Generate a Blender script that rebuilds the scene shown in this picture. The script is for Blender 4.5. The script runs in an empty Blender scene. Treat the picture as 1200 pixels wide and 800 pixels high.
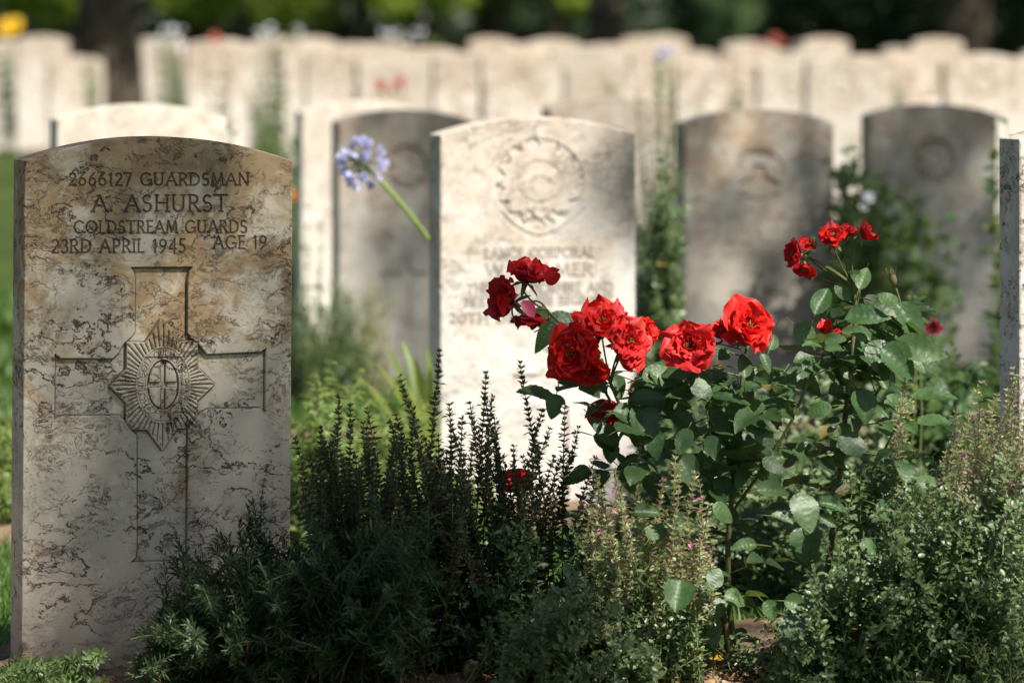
import bpy, math, random
import numpy as np
from mathutils import Vector, Matrix
random.seed(7); rng = np.random.default_rng(7)
SKY, SUNE, EXPO = .05, 5.0, 0.82
STEPA = .0006
# boughs: (e1, e2) across the sun's rays, distance up the rays, half sizes, leaves
BOUGHS = [(5.14, 4.22, 8.5, .25, .38, 265), (5.16, 3.75, 6.8, .23, .30, 420), (5.07, 3.42, 6.4, .22, .2, 370), (5.05, 4.0, 9.5, .14, .5, 110),
          (9.9, 6.0, 5.0, .25, .6, 470), (11.8, 6.7, 6.0, .4, .65, 1500), (10.58, 7.45, 6.5, .22, .55, 380),
          (12.4, 7.0, 6.5, .3, .5, 300), (11.35, 6.1, 6.2, .25, .45, 350), (7.76, 4.35, 5.8, .2, .36, 400), (7.5, 5.05, 5.5, .07, .13, 46), (7.5, 4.6, 7.5, .05, .07, 22)]
PI = math.pi
scene = bpy.context.scene
col = scene.collection
# ------------------------------------------------------------------ camera frame (photo pixel -> point in the place)
F = 6000.0; CAMZ = 0.88; HOR = 57.0
def P(x, y, Y): return np.array(((x-600)/F*Y, Y, CAMZ-(y-HOR)/F*Y))
TH = math.radians(17); U = np.array((math.cos(TH), math.sin(TH))); V = np.array((-math.sin(TH), math.cos(TH)))
def terr(X, Y):
    X = np.asarray(X, float); Y = np.asarray(Y, float)
    z = np.interp(Y, (-30, 0, 9.5, 14, 20, 26, 40, 75, 110, 300), (0, 0, 0, -.05, 0.0, .05, .17, .4, .6, 2.0))
    return z + .006*np.sin(X*2.1+Y*.9)*np.clip((Y-9)/3, 0, 1)
# ------------------------------------------------------------------ mesh + object helpers
def mesh(name, v, faces, smooth=False):
    """faces: list of int arrays (n,k)"""
    v = np.asarray(v, np.float32); faces = [np.asarray(f, np.int32) for f in faces if len(f)]
    me = bpy.data.meshes.new(name)
    nl = sum(f.size for f in faces); nf = sum(len(f) for f in faces)
    me.vertices.add(len(v)); me.vertices.foreach_set('co', v.ravel())
    me.loops.add(nl); me.loops.foreach_set('vertex_index', np.concatenate([f.ravel() for f in faces]))
    me.polygons.add(nf)
    tot = np.concatenate([np.full(len(f), f.shape[1], np.int32) for f in faces])
    st = np.concatenate(([0], np.cumsum(tot)[:-1])).astype(np.int32)
    me.polygons.foreach_set('loop_start', st)
    me.update(calc_edges=True)
    me.polygons.foreach_set('use_smooth', np.full(nf, smooth))
    return me
def obj(name, me, m, parent=None):
    o = bpy.data.objects.new(name, me); col.objects.link(o)
    if m is not None:
        me.materials.clear(); me.materials.append(m)
    if parent is not None: o.parent = parent
    return o
def tag(o, label=None, cat=None, group=None, kind=None):
    if label: o['label'] = label
    if cat: o['category'] = cat
    if group: o['group'] = group
    if kind: o['kind'] = kind
    return o
def thing(name, label, cat, loc=(0, 0, 0), rz=0, group=None):
    e = bpy.data.objects.new(name, None); col.objects.link(e)
    e.location = [float(c) for c in loc]; e.rotation_euler = (0, 0, rz); e.empty_display_size = .1
    return tag(e, label, cat, group)
class MB:
    """collects pieces of geometry into one mesh"""
    def __init__(s): s.v = []; s.f = {}; s.n = 0
    def add(s, v, faces):
        v = np.asarray(v, np.float32).reshape(-1, 3); s.v.append(v)
        for f in faces:
            f = np.asarray(f, np.int32)
            if len(f): s.f.setdefault(f.shape[1], []).append(f+s.n)
        s.n += len(v)
    def tube(s, pts, r0, r1=None, k=5):
        pts = np.asarray(pts, float); n = len(pts); r1 = r0 if r1 is None else r1
        r = np.linspace(r0, r1, n) if np.isscalar(r0) else np.asarray(r0)
        t = np.gradient(pts, axis=0); t /= np.linalg.norm(t, axis=1)[:, None]+1e-12
        a = np.where(np.abs(t[:, 2:3]) > .9, np.array([[1., 0, 0]]), np.array([[0, 0, 1.]]))
        b = np.cross(t, a); b /= np.linalg.norm(b, axis=1)[:, None]+1e-12; c = np.cross(t, b)
        an = np.arange(k)*2*PI/k
        v = pts[:, None]+r[:, None, None]*(b[:, None]*np.cos(an)[None, :, None]+c[:, None]*np.sin(an)[None, :, None])
        i = np.arange(n-1)[:, None]*k; j = np.arange(k)[None]; j2 = (j+1) % k
        q = np.stack((i+j, i+j2, i+k+j2, i+k+j), -1).reshape(-1, 4)
        s.add(v.reshape(-1, 3), [q, [np.arange(k)[::-1]], [np.arange(k)+(n-1)*k]])
    def build(s, name, m, parent=None, smooth=False, off=None):
        v = np.concatenate(s.v)
        if off is not None: v = v-np.asarray(off, np.float32)
        return obj(name, mesh(name, v, [np.concatenate(x) for x in s.f.values()], smooth), m, parent)
def norm(a): return a/(np.linalg.norm(a, axis=-1, keepdims=True)+1e-12)
def rv(n, s=1.0): return rng.normal(0, s, (n, 3))
# leaf templates: (verts, faces); x along the leaf, y across, z bend
def t_fold(w=.5, bend=.12, fold=.12):
    return (np.array([(0, 0, 0), (.45, w/2, fold*w), (1, 0, -bend), (.42, -w/2, fold*w), (.5, 0, 0)], float),
            [np.array([(0, 4, 1), (4, 2, 1), (0, 3, 4), (3, 2, 4)])])
def t_oval(w=.6, bend=.2, fold=.15, point=1.0):
    xs = (0, .2, .5, .8, 1); ws = (.04, .72, 1, .62*point+.1, .02)
    v = []
    for x, k in zip(xs, ws):
        zb = -bend*x*x
        v += [(x, w/2*k, zb+fold*w*k*.5), (x, 0, zb), (x, -w/2*k, zb+fold*w*k*.5)]
    f = [(3*i+j, 3*i+3+j, 3*i+4+j, 3*i+1+j) for i in range(4) for j in range(2)]
    return np.array(v, float), [np.array(f)]
def t_needle(w=.2, bend=.1):
    v = [(0, w*.25, 0), (0, -w*.25, 0), (.5, w*.5, .02), (.5, -w*.5, .02), (1, 0, -bend)]
    return np.array(v, float), [np.array([(0, 1, 3, 2)]), np.array([(2, 3, 4)])]
def t_rose(w=.65, bend=.25, fold=.2, seed=0, bite=False):
    r = random.Random(seed); n = 29; v = []; m = 9
    for i in range(n):
        x = i/(n-1); k = (math.sin(PI*min(1, x**.72)))**.75 if 0 < x < 1 else 0
        k *= 1.04
        ser = 1+(.05 if i % 2 else -.03)
        for j in range(m):
            y = (j/(m-1)*2-1); e = abs(y)
            wy = w/2*k*(1+(ser-1)*(e > .9))
            xx = x+(.05*e*math.sin(PI*x))*.5
            if bite and e > .6 and (.42 < x < .62) and y > 0: wy *= .72
            z = -bend*x*x+fold*w*k*.5*e**1.3+.011*math.sin(2*PI*6.5*(x-.3*e))*(e > .05)+.02*math.sin(x*9+seed)*e
            v.append((xx, y*wy, z))
    f = [(m*i+j, m*i+m+j, m*i+m+1+j, m*i+1+j) for i in range(n-1) for j in range(m-1)]
    return np.array(v, float), [np.array(f)]
def leaves(mb, tpl, Pn, D, N, L, W=None):
    """instances of a leaf template: base points Pn, directions D, rough normals N, lengths L, extra width factor W"""
    tv, tf = tpl; n = len(Pn)
    if n == 0: return
    D = norm(np.asarray(D, float)); B = norm(np.cross(N, D)); Nn = np.cross(D, B)
    L = np.broadcast_to(np.asarray(L, float), (n,))[:, None, None]
    W = 1.0 if W is None else np.broadcast_to(np.asarray(W, float), (n,))[:, None, None]
    v = np.asarray(Pn, float)[:, None]+L*(tv[None, :, 0:1]*D[:, None]+W*tv[None, :, 1:2]*B[:, None]+tv[None, :, 2:3]*Nn[:, None])
    base = (np.arange(n)*len(tv))[:, None, None]
    mb.add(v.reshape(-1, 3), [(f[None]+base).reshape(-1, f.shape[1]) for f in tf])
# ------------------------------------------------------------------ node helpers
class NT:
    def __init__(s, name):
        s.m = bpy.data.materials.new(name); s.m.use_nodes = True; s.t = s.m.node_tree; s.t.nodes.clear()
        s.out = s.t.nodes.new('ShaderNodeOutputMaterial')
    def n(s, typ, **kw):
        nd = s.t.nodes.new(typ)
        ins = kw.pop('ins', {})
        for k, v in kw.items(): setattr(nd, k, v)
        for k, v in ins.items():
            if isinstance(v, bpy.types.NodeSocket): s.t.links.new(v, nd.inputs[k])
            else: nd.inputs[k].default_value = v
        return nd
    def math(s, op, a, b=0.0, c=None, clamp=False):
        ins = {0: a, 1: b}
        if c is not None: ins[2] = c
        return s.n('ShaderNodeMath', operation=op, use_clamp=clamp, ins=ins).outputs[0]
    def noise(s, vec, scale, detail=2, rough=.5, dist=0.0):
        return s.n('ShaderNodeTexNoise', ins={'Vector': vec, 'Scale': scale, 'Detail': detail, 'Roughness': rough, 'Distortion': dist}).outputs[0]
    def sm(s, x, lo, hi, a=0.0, b=1.0):
        return s.n('ShaderNodeMapRange', interpolation_type='SMOOTHSTEP', ins={0: x, 1: lo, 2: hi, 3: a, 4: b}).outputs[0]
    def mix(s, f, a, b):
        nd = s.n('ShaderNodeMix', data_type='RGBA')
        for k, v in ((0, f), (6, a), (7, b)):
            if isinstance(v, bpy.types.NodeSocket): s.t.links.new(v, nd.inputs[k])
            else: nd.inputs[k].default_value = v if not isinstance(v, tuple) else (*v[:3], 1)
        return nd.outputs[2]
    def vadd(s, a, b): return s.n('ShaderNodeVectorMath', operation='ADD', ins={0: a, 1: b}).outputs[0]
    def vscale(s, a, f): return s.n('ShaderNodeVectorMath', operation='SCALE', ins={0: a, 3: f}).outputs[0]
    def link(s, a, b): s.t.links.new(a, b)
def leafmat(name, c1, c2, trans=.3, tc=None, rough=.45, spec=.4, vein=0, dust=0, sub=None):
    t = NT(name); g = t.n('ShaderNodeNewGeometry'); r = g.outputs['Random Per Island']
    tcn = t.n('ShaderNodeTexCoord').outputs['Object']
    c = t.mix(r, c1, c2)
    n = t.noise(tcn, 60, 3)
    c = t.mix(t.sm(n, .35, .7, 0, .35), c, tuple(x*1.5 for x in c2))
    if dust:
        d = t.noise(tcn, 300, 5, .7)
        c = t.mix(t.math('MULTIPLY', t.sm(d, .5, .75), t.math('MULTIPLY', t.sm(t.noise(tcn, 25, 2), .4, .6), dust)), c, (.28, .27, .22))
    if sub:  # an occasional yellowed or browned leaf
        c = t.mix(t.math('GREATER_THAN', r, 1-sub[0]), c, sub[1])
    bs = t.n('ShaderNodeBsdfPrincipled', ins={'Base Color': c, 'Roughness': rough, 'Specular IOR Level': spec})
    if vein:
        bm = t.n('ShaderNodeBump', ins={'Strength': .35, 'Distance': .002, 'Height': t.noise(tcn, 180, 4)})
        t.link(bm.outputs[0], bs.inputs['Normal'])
    tr = t.n('ShaderNodeBsdfTranslucent')
    tcol = t.mix(.55, c, tc or tuple(min(1, x*2.2) for x in c2)); t.link(tcol, tr.inputs[0])
    mx = t.n('ShaderNodeMixShader', ins={0: trans}); t.link(bs.outputs[0], mx.inputs[1]); t.link(tr.outputs[0], mx.inputs[2])
    t.link(mx.outputs[0], t.out.inputs[0]); return t.m
def plainmat(name, c1, c2, scale=30, rough=.8, bump=.3, bd=.003):
    t = NT(name); v = t.n('ShaderNodeTexCoord').outputs['Object']
    n = t.noise(v, scale, 6, .6)
    bs = t.n('ShaderNodeBsdfPrincipled', ins={'Base Color': t.mix(t.sm(n, .3, .7), c1, c2), 'Roughness': rough, 'Specular IOR Level': .25})
    bm = t.n('ShaderNodeBump', ins={'Strength': bump, 'Distance': bd, 'Height': t.noise(v, scale*3, 5, .6)})
    t.link(bm.outputs[0], bs.inputs['Normal']); t.link(bs.outputs[0], t.out.inputs[0]); return t.m
def stonemat(name, seed=0.0, brown=.6, vein=1.0, dark=1.0, base=((.60, .54, .44), (.50, .47, .40)), per_object=False, dirt=0.0, zbrown=(.1, .85), bf=(.34, .21, .10), splash=0.0, crisp=1.0, grime_shade=.5):
    t = NT(name); v = t.n('ShaderNodeTexCoord').outputs['Object']
    v0 = v
    if per_object:
        rnd = t.n('ShaderNodeObjectInfo').outputs['Random']
        cv = t.n('ShaderNodeCombineXYZ', ins={0: t.math('MULTIPLY', rnd, 37.0), 1: t.math('MULTIPLY', rnd, 11.0), 2: t.math('MULTIPLY', rnd, 5.0)}).outputs[0]
        v = t.vadd(v, cv)
    else: v = t.vadd(v, (seed, seed*.7, seed*.3))
    mp = t.n('ShaderNodeMapping', ins={'Vector': v, 'Scale': (1, 1, 1.7)}).outputs[0]
    wn = t.n('ShaderNodeTexNoise', ins={'Vector': v, 'Scale': 16.0, 'Detail': 5.0, 'Roughness': .6}).outputs['Color']
    wv = t.vadd(mp, t.vscale(wn, .07))
    c = t.mix(t.sm(t.noise(v, 7, 4), .35, .65), base[0], base[1])
    c = t.mix(t.sm(t.noise(v, 38, 5, .65), .5, .68, 0, .55), c, tuple(min(.72, x*1.16) for x in base[0]))
    # ochre and brown staining, strongest towards the head of the stone
    z = t.n('ShaderNodeSeparateXYZ', ins={0: v0}).outputs[2]
    st = t.noise(v, 13, 9, .7, .8)
    zz = t.sm(z, zbrown[0], zbrown[1], .0, .24)
    bm1 = t.sm(t.math('ADD', st, zz), .56, .74)
    c = t.mix(t.math('MULTIPLY', bm1, brown), c, bf)
    st2 = t.sm(t.math('ADD', t.noise(v, 26, 6, .7), t.math('MULTIPLY', zz, .7)), .6, .75)
    c = t.mix(t.math('MULTIPLY', st2, brown*.75), c, (.24, .15, .085))
    # stylolite seams: thin crinkled lines, roughly level
    N1 = t.noise(wv, 8, 9, .6, .3)
    v1 = t.sm(t.math('ABSOLUTE', t.math('SUBTRACT', N1, .5)), .003*crisp, .013, 1, 0)
    N2 = t.noise(wv, 19, 9, .64, .6)
    v2 = t.sm(t.math('ABSOLUTE', t.math('SUBTRACT', N2, .52)), .0, .022, 1, 0)
    m1 = t.sm(t.noise(v, 8, 3), .40, .52); m2 = t.sm(t.noise(v, 13, 3, .5), .42, .55)
    N3 = t.noise(wv, 58, 8, .66, .8)
    v3 = t.math('MULTIPLY', t.sm(t.math('ABSOLUTE', t.math('SUBTRACT', N3, .5)), .0, .022, 1, 0), t.math('MULTIPLY', t.sm(t.noise(v, 12, 3), .48, .6), .55))
    veins = t.math('MAXIMUM', v3, t.math('MAXIMUM', t.math('MULTIPLY', v1, m1), t.math('MULTIPLY', v2, t.math('MULTIPLY', m2, .8))))
    # dark pitted blotches that follow the seams
    bl = t.sm(t.noise(wv, 42, 10, .74, .8), .565, .61)
    blm = t.sm(t.math('ADD', t.noise(v, 11, 4, .6), t.math('MULTIPLY', v1, .05)), .50, .60)
    blot = t.math('MULTIPLY', bl, blm)
    fine = t.math('MULTIPLY', t.sm(t.noise(wv, 130, 6, .7), .58, .66), t.sm(t.noise(v, 20, 3), .42, .6))
    dk = t.math('MAXIMUM', t.math('MULTIPLY', veins, .95*vein), t.math('MAXIMUM', t.math('MULTIPLY', blot, .9*dark), t.math('MULTIPLY', fine, .6*dark)), clamp=True)
    c = t.mix(dk, c, (.055, .033, .028))
    if splash: c = t.mix(t.math('MULTIPLY', t.sm(t.math('ADD', z, t.math('MULTIPLY', t.noise(v, 12, 5, .6), .16)), .30, .06), splash), c, (.30, .19, .11))
    if per_object: c = t.mix(t.sm(rnd, .35, 1, 0, .55), c, (.45, .41, .35))
    gr = t.n('ShaderNodeAttribute', attribute_name='grime_shade').outputs['Fac']
    c = t.mix(t.math('MULTIPLY', gr, grime_shade), c, (.085, .055, .035))
    if dirt: c = t.mix(t.sm(t.noise(v, 60, 4), .2, .7, dirt, dirt*.6), c, (.09, .06, .04))
    bs = t.n('ShaderNodeBsdfPrincipled', ins={'Base Color': c, 'Roughness': .78, 'Specular IOR Level': .3})
    h = t.math('SUBTRACT', t.math('MULTIPLY', t.noise(v, 220, 6, .7), .35), t.math('MULTIPLY', dk, .8))
    bm = t.n('ShaderNodeBump', ins={'Strength': .5, 'Distance': .0016, 'Height': h})
    t.link(bm.outputs[0], bs.inputs['Normal']); t.link(bs.outputs[0], t.out.inputs[0]); return t.m
# ------------------------------------------------------------------ incised lettering: own stroke alphabet
def arc(cx, cy, rx, ry, a0, a1, n=9):
    return [(cx+rx*math.cos(math.radians(a0+(a1-a0)*i/(n-1))), cy+ry*math.sin(math.radians(a0+(a1-a0)*i/(n-1)))) for i in range(n)]
G = {
 'A': (.82, [[(.02, 0), (.41, 1), (.8, 0)], [(.17, .36), (.65, .36)]]),
 'B': (.6, [[(.1, 0), (.1, 1)], [(.1, 1), (.32, 1)]+arc(.32, .77, .2, .23, 90, -90)+[(.1, .54)], [(.3, .54)]+arc(.32, .27, .25, .27, 90, -90)+[(.1, 0)]]),
 'C': (.85, [arc(.48, .5, .42, .5, 48, 312, 15)]),
 'D': (.8, [[(.1, 0), (.1, 1)], [(.1, 1), (.3, 1)]+arc(.3, .5, .44, .5, 90, -90, 13)+[(.1, 0)]]),
 'E': (.52, [[(.1, 0), (.1, 1)], [(.1, 1), (.48, 1)], [(.1, .53), (.42, .53)], [(.1, 0), (.5, 0)]]),
 'F': (.5, [[(.1, 0), (.1, 1)], [(.1, 1), (.48, 1)], [(.1, .52), (.42, .52)]]),
 'G': (.88, [arc(.48, .5, .42, .5, 48, 330, 15), [(.84, .02), (.84, .42), (.6, .42)]]),
 'H': (.8, [[(.1, 0), (.1, 1)], [(.7, 0), (.7, 1)], [(.1, .52), (.7, .52)]]),
 'I': (.2, [[(.1, 0), (.1, 1)]]),
 'L': (.52, [[(.1, 1), (.1, 0)], [(.1, 0), (.5, 0)]]),
 'M': (.95, [[(.06, 0), (.16, 1), (.475, .08), (.79, 1), (.89, 0)]]),
 'N': (.82, [[(.1, 0), (.1, 1), (.72, 0), (.72, 1)]]),
 'O': (.96, [arc(.48, .5, .43, .5, 0, 360, 21)]),
 'P': (.58, [[(.1, 0), (.1, 1)], [(.1, 1), (.3, 1)]+arc(.3, .74, .24, .26, 90, -90)+[(.1, .48)]]),
 'Q': (.96, [arc(.48, .5, .43, .5, 0, 360, 21), [(.55, .1), (.95, -.2)]]),
 'R': (.66, [[(.1, 0), (.1, 1)], [(.1, 1), (.3, 1)]+arc(.3, .75, .23, .25, 90, -90)+[(.1, .5)], [(.3, .5), (.64, 0)]]),
 'S': (.56, [arc(.28, .74, .21, .25, 40, 230, 9)+arc(.27, .26, .23, .27, 60, -140, 10)]),
 'T': (.7, [[(.35, 0), (.35, 1)], [(.02, 1), (.68, 1)]]),
 'U': (.78, [[(.1, 1), (.1, .35)]+arc(.38, .32, .28, .32, 180, 360, 11)+[(.66, 1)]]),
 'V': (.8, [[(.02, 1), (.4, 0), (.78, 1)]]),
 'W': (1.15, [[(.02, 1), (.3, 0), (.575, .95), (.85, 0), (1.13, 1)]]),
 'X': (.74, [[(.04, 0), (.7, 1)], [(.04, 1), (.7, 0)]]),
 'Y': (.72, [[(.36, 0), (.36, .48), (.02, 1)], [(.36, .48), (.7, 1)]]),
 '.': (.2, [[(.08, .05), (.11, .05)]]), '-': (.22, [[(.08, .5), (.12, .5)]]),
 '0': (.6, [arc(.3, .5, .25, .5, 0, 360, 17)]),
 '1': (.34, [[(.2, -.02), (.2, 1), (.06, .84)]]),
 '2': (.56, [arc(.28, .74, .21, .26, 160, -30, 9)+[(.04, 0), (.54, 0)]]),
 '3': (.52, [arc(.25, .76, .19, .24, 150, -70, 9), arc(.24, .26, .24, .28, 80, -150, 10)]),
 '4': (.6, [[(.44, -.1), (.44, 1), (.03, .25), (.58, .25)]]),
 '5': (.52, [[(.46, 1), (.14, 1), (.1, .56)], arc(.22, .28, .25, .3, 110, -140, 11)]),
 '6': (.6, [arc(.3, .29, .23, .29, 0, 360, 15), [(.08, .34), (.16, .68), (.44, 1.02)]]),
 '7': (.54, [[(.04, 1), (.52, 1), (.18, -.06)]]),
 '9': (.6, [arc(.3, .7, .23, .28, 0, 360, 15), [(.52, .64), (.44, .3), (.16, -.04)]]),
}
SERIF = set('ABDEFHILMNPRTUVWXYK147')
def text_width(s, sp=.16, ws=.5): return sum((ws if c == ' ' else G[c][0]+sp) for c in s)-sp
def text_strokes(s, x0, x1, z0, h, sp=.16, ws=.5):
    """polylines of a line of capitals between x0 and x1, baseline z0, cap height h"""
    w = text_width(s, sp, ws); k = (x1-x0)/w; x = 0; out = []
    for c in s:
        if c == ' ': x += ws; continue
        gw, st = G[c]
        for pl in st:
            out.append([(x0+(x+p[0])*k, z0+p[1]*h) for p in pl])
            if c in SERIF:
                for p in (pl[0], pl[-1]):
                    if p[1] in (0, 1) and not (c in 'EFLTBDPR' and len(pl) == 2 and pl[0][1] == pl[1][1] and p is not pl[0]):
                        xx = x0+(x+p[0])*k; zz = z0+p[1]*h
                        out.append([(xx-.09*h, zz), (xx+.09*h, zz)])
        x += gw+sp
    return out
def seg_dist(x, z, a, b):
    ax, az = a; bx, bz = b; dx, dz = bx-ax, bz-az; l = dx*dx+dz*dz+1e-16
    t = np.clip(((x-ax)*dx+(z-az)*dz)/l, 0, 1)
    return np.hypot(x-ax-t*dx, z-az-t*dz)
def sd_poly(x, z, poly):
    """signed distance, negative inside"""
    d = np.full(x.shape, 1e9); ins = np.zeros(x.shape, bool); n = len(poly)
    for i in range(n):
        a = poly[i]; b = poly[(i+1) % n]
        d = np.minimum(d, seg_dist(x, z, a, b))
        c = ((a[1] > z) != (b[1] > z)) & (x < (b[0]-a[0])*(z-a[1])/(b[1]-a[1]+1e-15)+a[0])
        ins ^= c
    return np.where(ins, -d, d)
def sstep(x, lo, hi):
    t = np.clip((x-lo)/(hi-lo), 0, 1); return t*t*(3-2*t)
_h = np.random.default_rng(3).random((256, 256))
def vnoise(x, z):
    xi = np.floor(x).astype(int); zi = np.floor(z).astype(int); fx = x-xi; fz = z-zi
    fx = fx*fx*(3-2*fx); fz = fz*fz*(3-2*fz)
    g = lambda i, j: _h[(xi+i) & 255, (zi+j) & 255]
    return (g(0, 0)*(1-fx)+g(1, 0)*fx)*(1-fz)+(g(0, 1)*(1-fx)+g(1, 1)*fx)*fz
def fbm(x, z, o=4):
    s = 0; a = .5
    for _ in range(o): s = s+a*vnoise(x, z); x = x*2.03+17.1; z = z*2.03+9.7; a *= .5
    return s
class Carver:
    def __init__(s, X, Z):
        s.X = X; s.Z = Z; s.d = np.zeros(X.shape); s.cut = np.zeros(X.shape); s.tag = np.zeros(X.shape, np.int8)
    def box(s, pts, m):
        pts = np.array(pts); return (s.X > pts[:, 0].min()-m) & (s.X < pts[:, 0].max()+m) & (s.Z > pts[:, 1].min()-m) & (s.Z < pts[:, 1].max()+m)
    def strokes(s, pls, hw, depth, tag=None, tm=1.6):
        for pl in pls:
            k = s.box(pl, hw*2.5)
            if not k.any(): continue
            x = s.X[k]; z = s.Z[k]; d = np.full(x.shape, 1e9)
            for a, b in zip(pl[:-1], pl[1:]): d = np.minimum(d, seg_dist(x, z, a, b))
            s.cut[k] = np.maximum(s.cut[k], depth*np.clip(1-d/hw, 0, 1)**.8)
            if tag is not None:
                tg = s.tag[k]; tg[d < hw*tm] = tag; s.tag[k] = tg
    def recess(s, poly, depth, w=.0015, tag=None):
        k = s.box(poly, .004); x = s.X[k]; z = s.Z[k]; sd = sd_poly(x, z, poly)
        s.d[k] = np.maximum(s.d[k], depth*sstep(-sd, -w*.3, w))
        # dished towards the middle, as a chisel leaves it
        if tag is not None:
            tg = s.tag[k]; tg[sd < .0002] = tag; s.tag[k] = tg
    def raise_to(s, poly, level, w=.0012, tag=None, fn=None):
        k = s.box(poly, .004); x = s.X[k]; z = s.Z[k]; sd = sd_poly(x, z, poly)
        a = sstep(-sd, -w, w*.3); lv = level if fn is None else level+fn(x, z, sd)
        s.d[k] = s.d[k]*(1-a)+lv*a
        if tag is not None:
            tg = s.tag[k]; tg[sd < .0006] = tag; s.tag[k] = tg
    def total(s): return s.d+s.cut
TAGS = {0: 'slab', 1: 'cross', 2: 'regimental_badge', 3: 'inscription'}
def headstone(label, px, ytop, s, h, design, mats, step=.0015, W=.381, T=.076, drop=.033, roll=0.0, yaw=TH, below=.12, edge=.0022, seed=0, name='headstone', flat=False, ground=None):
    Y = F/s; X0 = (px-600)/F*Y; ztop = CAMZ-(ytop-HOR)/s; zb = ztop-h
    nx = int(W/step)+1
    xs = np.linspace(-W/2, W/2, nx); xs[1:-1] = xs[1:-1]
    fine0 = -.02; zs = np.concatenate((np.linspace(-below, fine0, 8)[:-1], np.linspace(fine0, h, int((h-fine0)/step)+1)))
    Xg, Zg = np.meshgrid(xs, zs, indexing='xy')
    top = h-drop*(2*np.abs(Xg)/W)**2
    Zg = np.where(Zg > 0, Zg*top/h, Zg)
    c = Carver(Xg, Zg)
    if design: design(c, h)
    d = c.total()
    de = np.minimum(np.minimum(Xg+W/2, W/2-Xg), top-Zg)
    de = de+.0012*(fbm(Xg*90+seed, Zg*90, 3)-.45)
    e = np.clip(de, 0, edge); d = d+edge-np.sqrt(np.maximum(0, edge**2-(edge-e)**2))
    chip = np.clip(fbm(Xg*55+seed*3, Zg*55+5, 3)-.58, 0, 1)*np.clip(1-de/.006, 0, 1)*.02
    d = d+chip+.0005*(fbm(Xg*40+seed, Zg*40, 4)-.5)
    V3 = np.stack((Xg, -T/2+d, Zg), -1)
    nz = len(zs); idx = np.arange(nz*nx).reshape(nz, nx)
    q = np.stack((idx[:-1, :-1], idx[:-1, 1:], idx[1:, 1:], idx[1:, :-1]), -1).reshape(-1, 4)
    tg = np.maximum.reduce([c.tag[:-1, :-1], c.tag[:-1, 1:], c.tag[1:, 1:], c.tag[1:, :-1]]).ravel()
    verts = V3.reshape(-1, 3)
    # grime plus painted relief shade in the cut lines and hollows of the carving
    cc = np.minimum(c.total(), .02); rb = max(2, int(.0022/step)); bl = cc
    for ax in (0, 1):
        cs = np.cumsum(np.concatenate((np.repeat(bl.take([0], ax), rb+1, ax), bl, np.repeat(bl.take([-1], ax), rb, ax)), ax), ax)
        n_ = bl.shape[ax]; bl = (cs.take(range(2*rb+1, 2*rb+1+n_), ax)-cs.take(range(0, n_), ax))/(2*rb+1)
    grime_shade = np.clip((cc-bl)/.0009, 0, 1).ravel()
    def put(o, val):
        at_ = o.data.attributes.new('grime_shade', 'FLOAT', 'POINT'); at_.data.foreach_set('value', val.astype(np.float32))
    root = thing(name, label, 'headstone', (X0, Y, zb), 0)
    root.rotation_euler = (0, roll, yaw)
    mb = MB()
    for t in np.unique(tg):
        f = q[tg == t]; u, inv = np.unique(f, return_inverse=True)
        if t == 0: mb.add(verts[u], [inv.reshape(f.shape)]); g0 = grime_shade[u]
        else: put(obj(TAGS[int(t)], mesh(TAGS[int(t)], verts[u], [inv.reshape(f.shape)], not flat), mats.get(int(t), mats[0]), root), grime_shade[u])
    # sides, top and back
    loop = np.concatenate((idx[:, 0], idx[-1, 1:], idx[-2::-1, -1]))
    L0 = verts[loop]; K = 7; ring = []
    for k in range(K+1):
        p = L0.copy(); p[:, 1] = L0[:, 1]+(T/2-L0[:, 1])*k/K
        if 0 < k < K:
            w = .0006*(fbm(L0[:, 0]*60+k*3.1, L0[:, 2]*60+seed, 3)-.5)
            p[:, 0] += w*np.sign(p[:, 0]); p[:, 2] += w
        ring.append(p)
    R = np.concatenate(ring); n = len(loop); i = np.arange(K)[:, None]*n; j = np.arange(n-1)[None]
    mb.add(R, [np.stack((i+j, i+n+j, i+n+j+1, i+j+1), -1).reshape(-1, 4)])
    bk = np.concatenate((np.stack((xs, np.full(nx, T/2), np.full(nx, -below)), 1), np.stack((xs, np.full(nx, T/2), h-drop*(2*np.abs(xs)/W)**2), 1)))
    i = np.arange(nx-1); mb.add(bk, [np.stack((i+1, i, i+nx, i+nx+1), 1)])
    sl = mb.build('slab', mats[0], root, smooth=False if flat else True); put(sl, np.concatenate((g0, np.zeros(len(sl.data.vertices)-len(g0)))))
    return root
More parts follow.
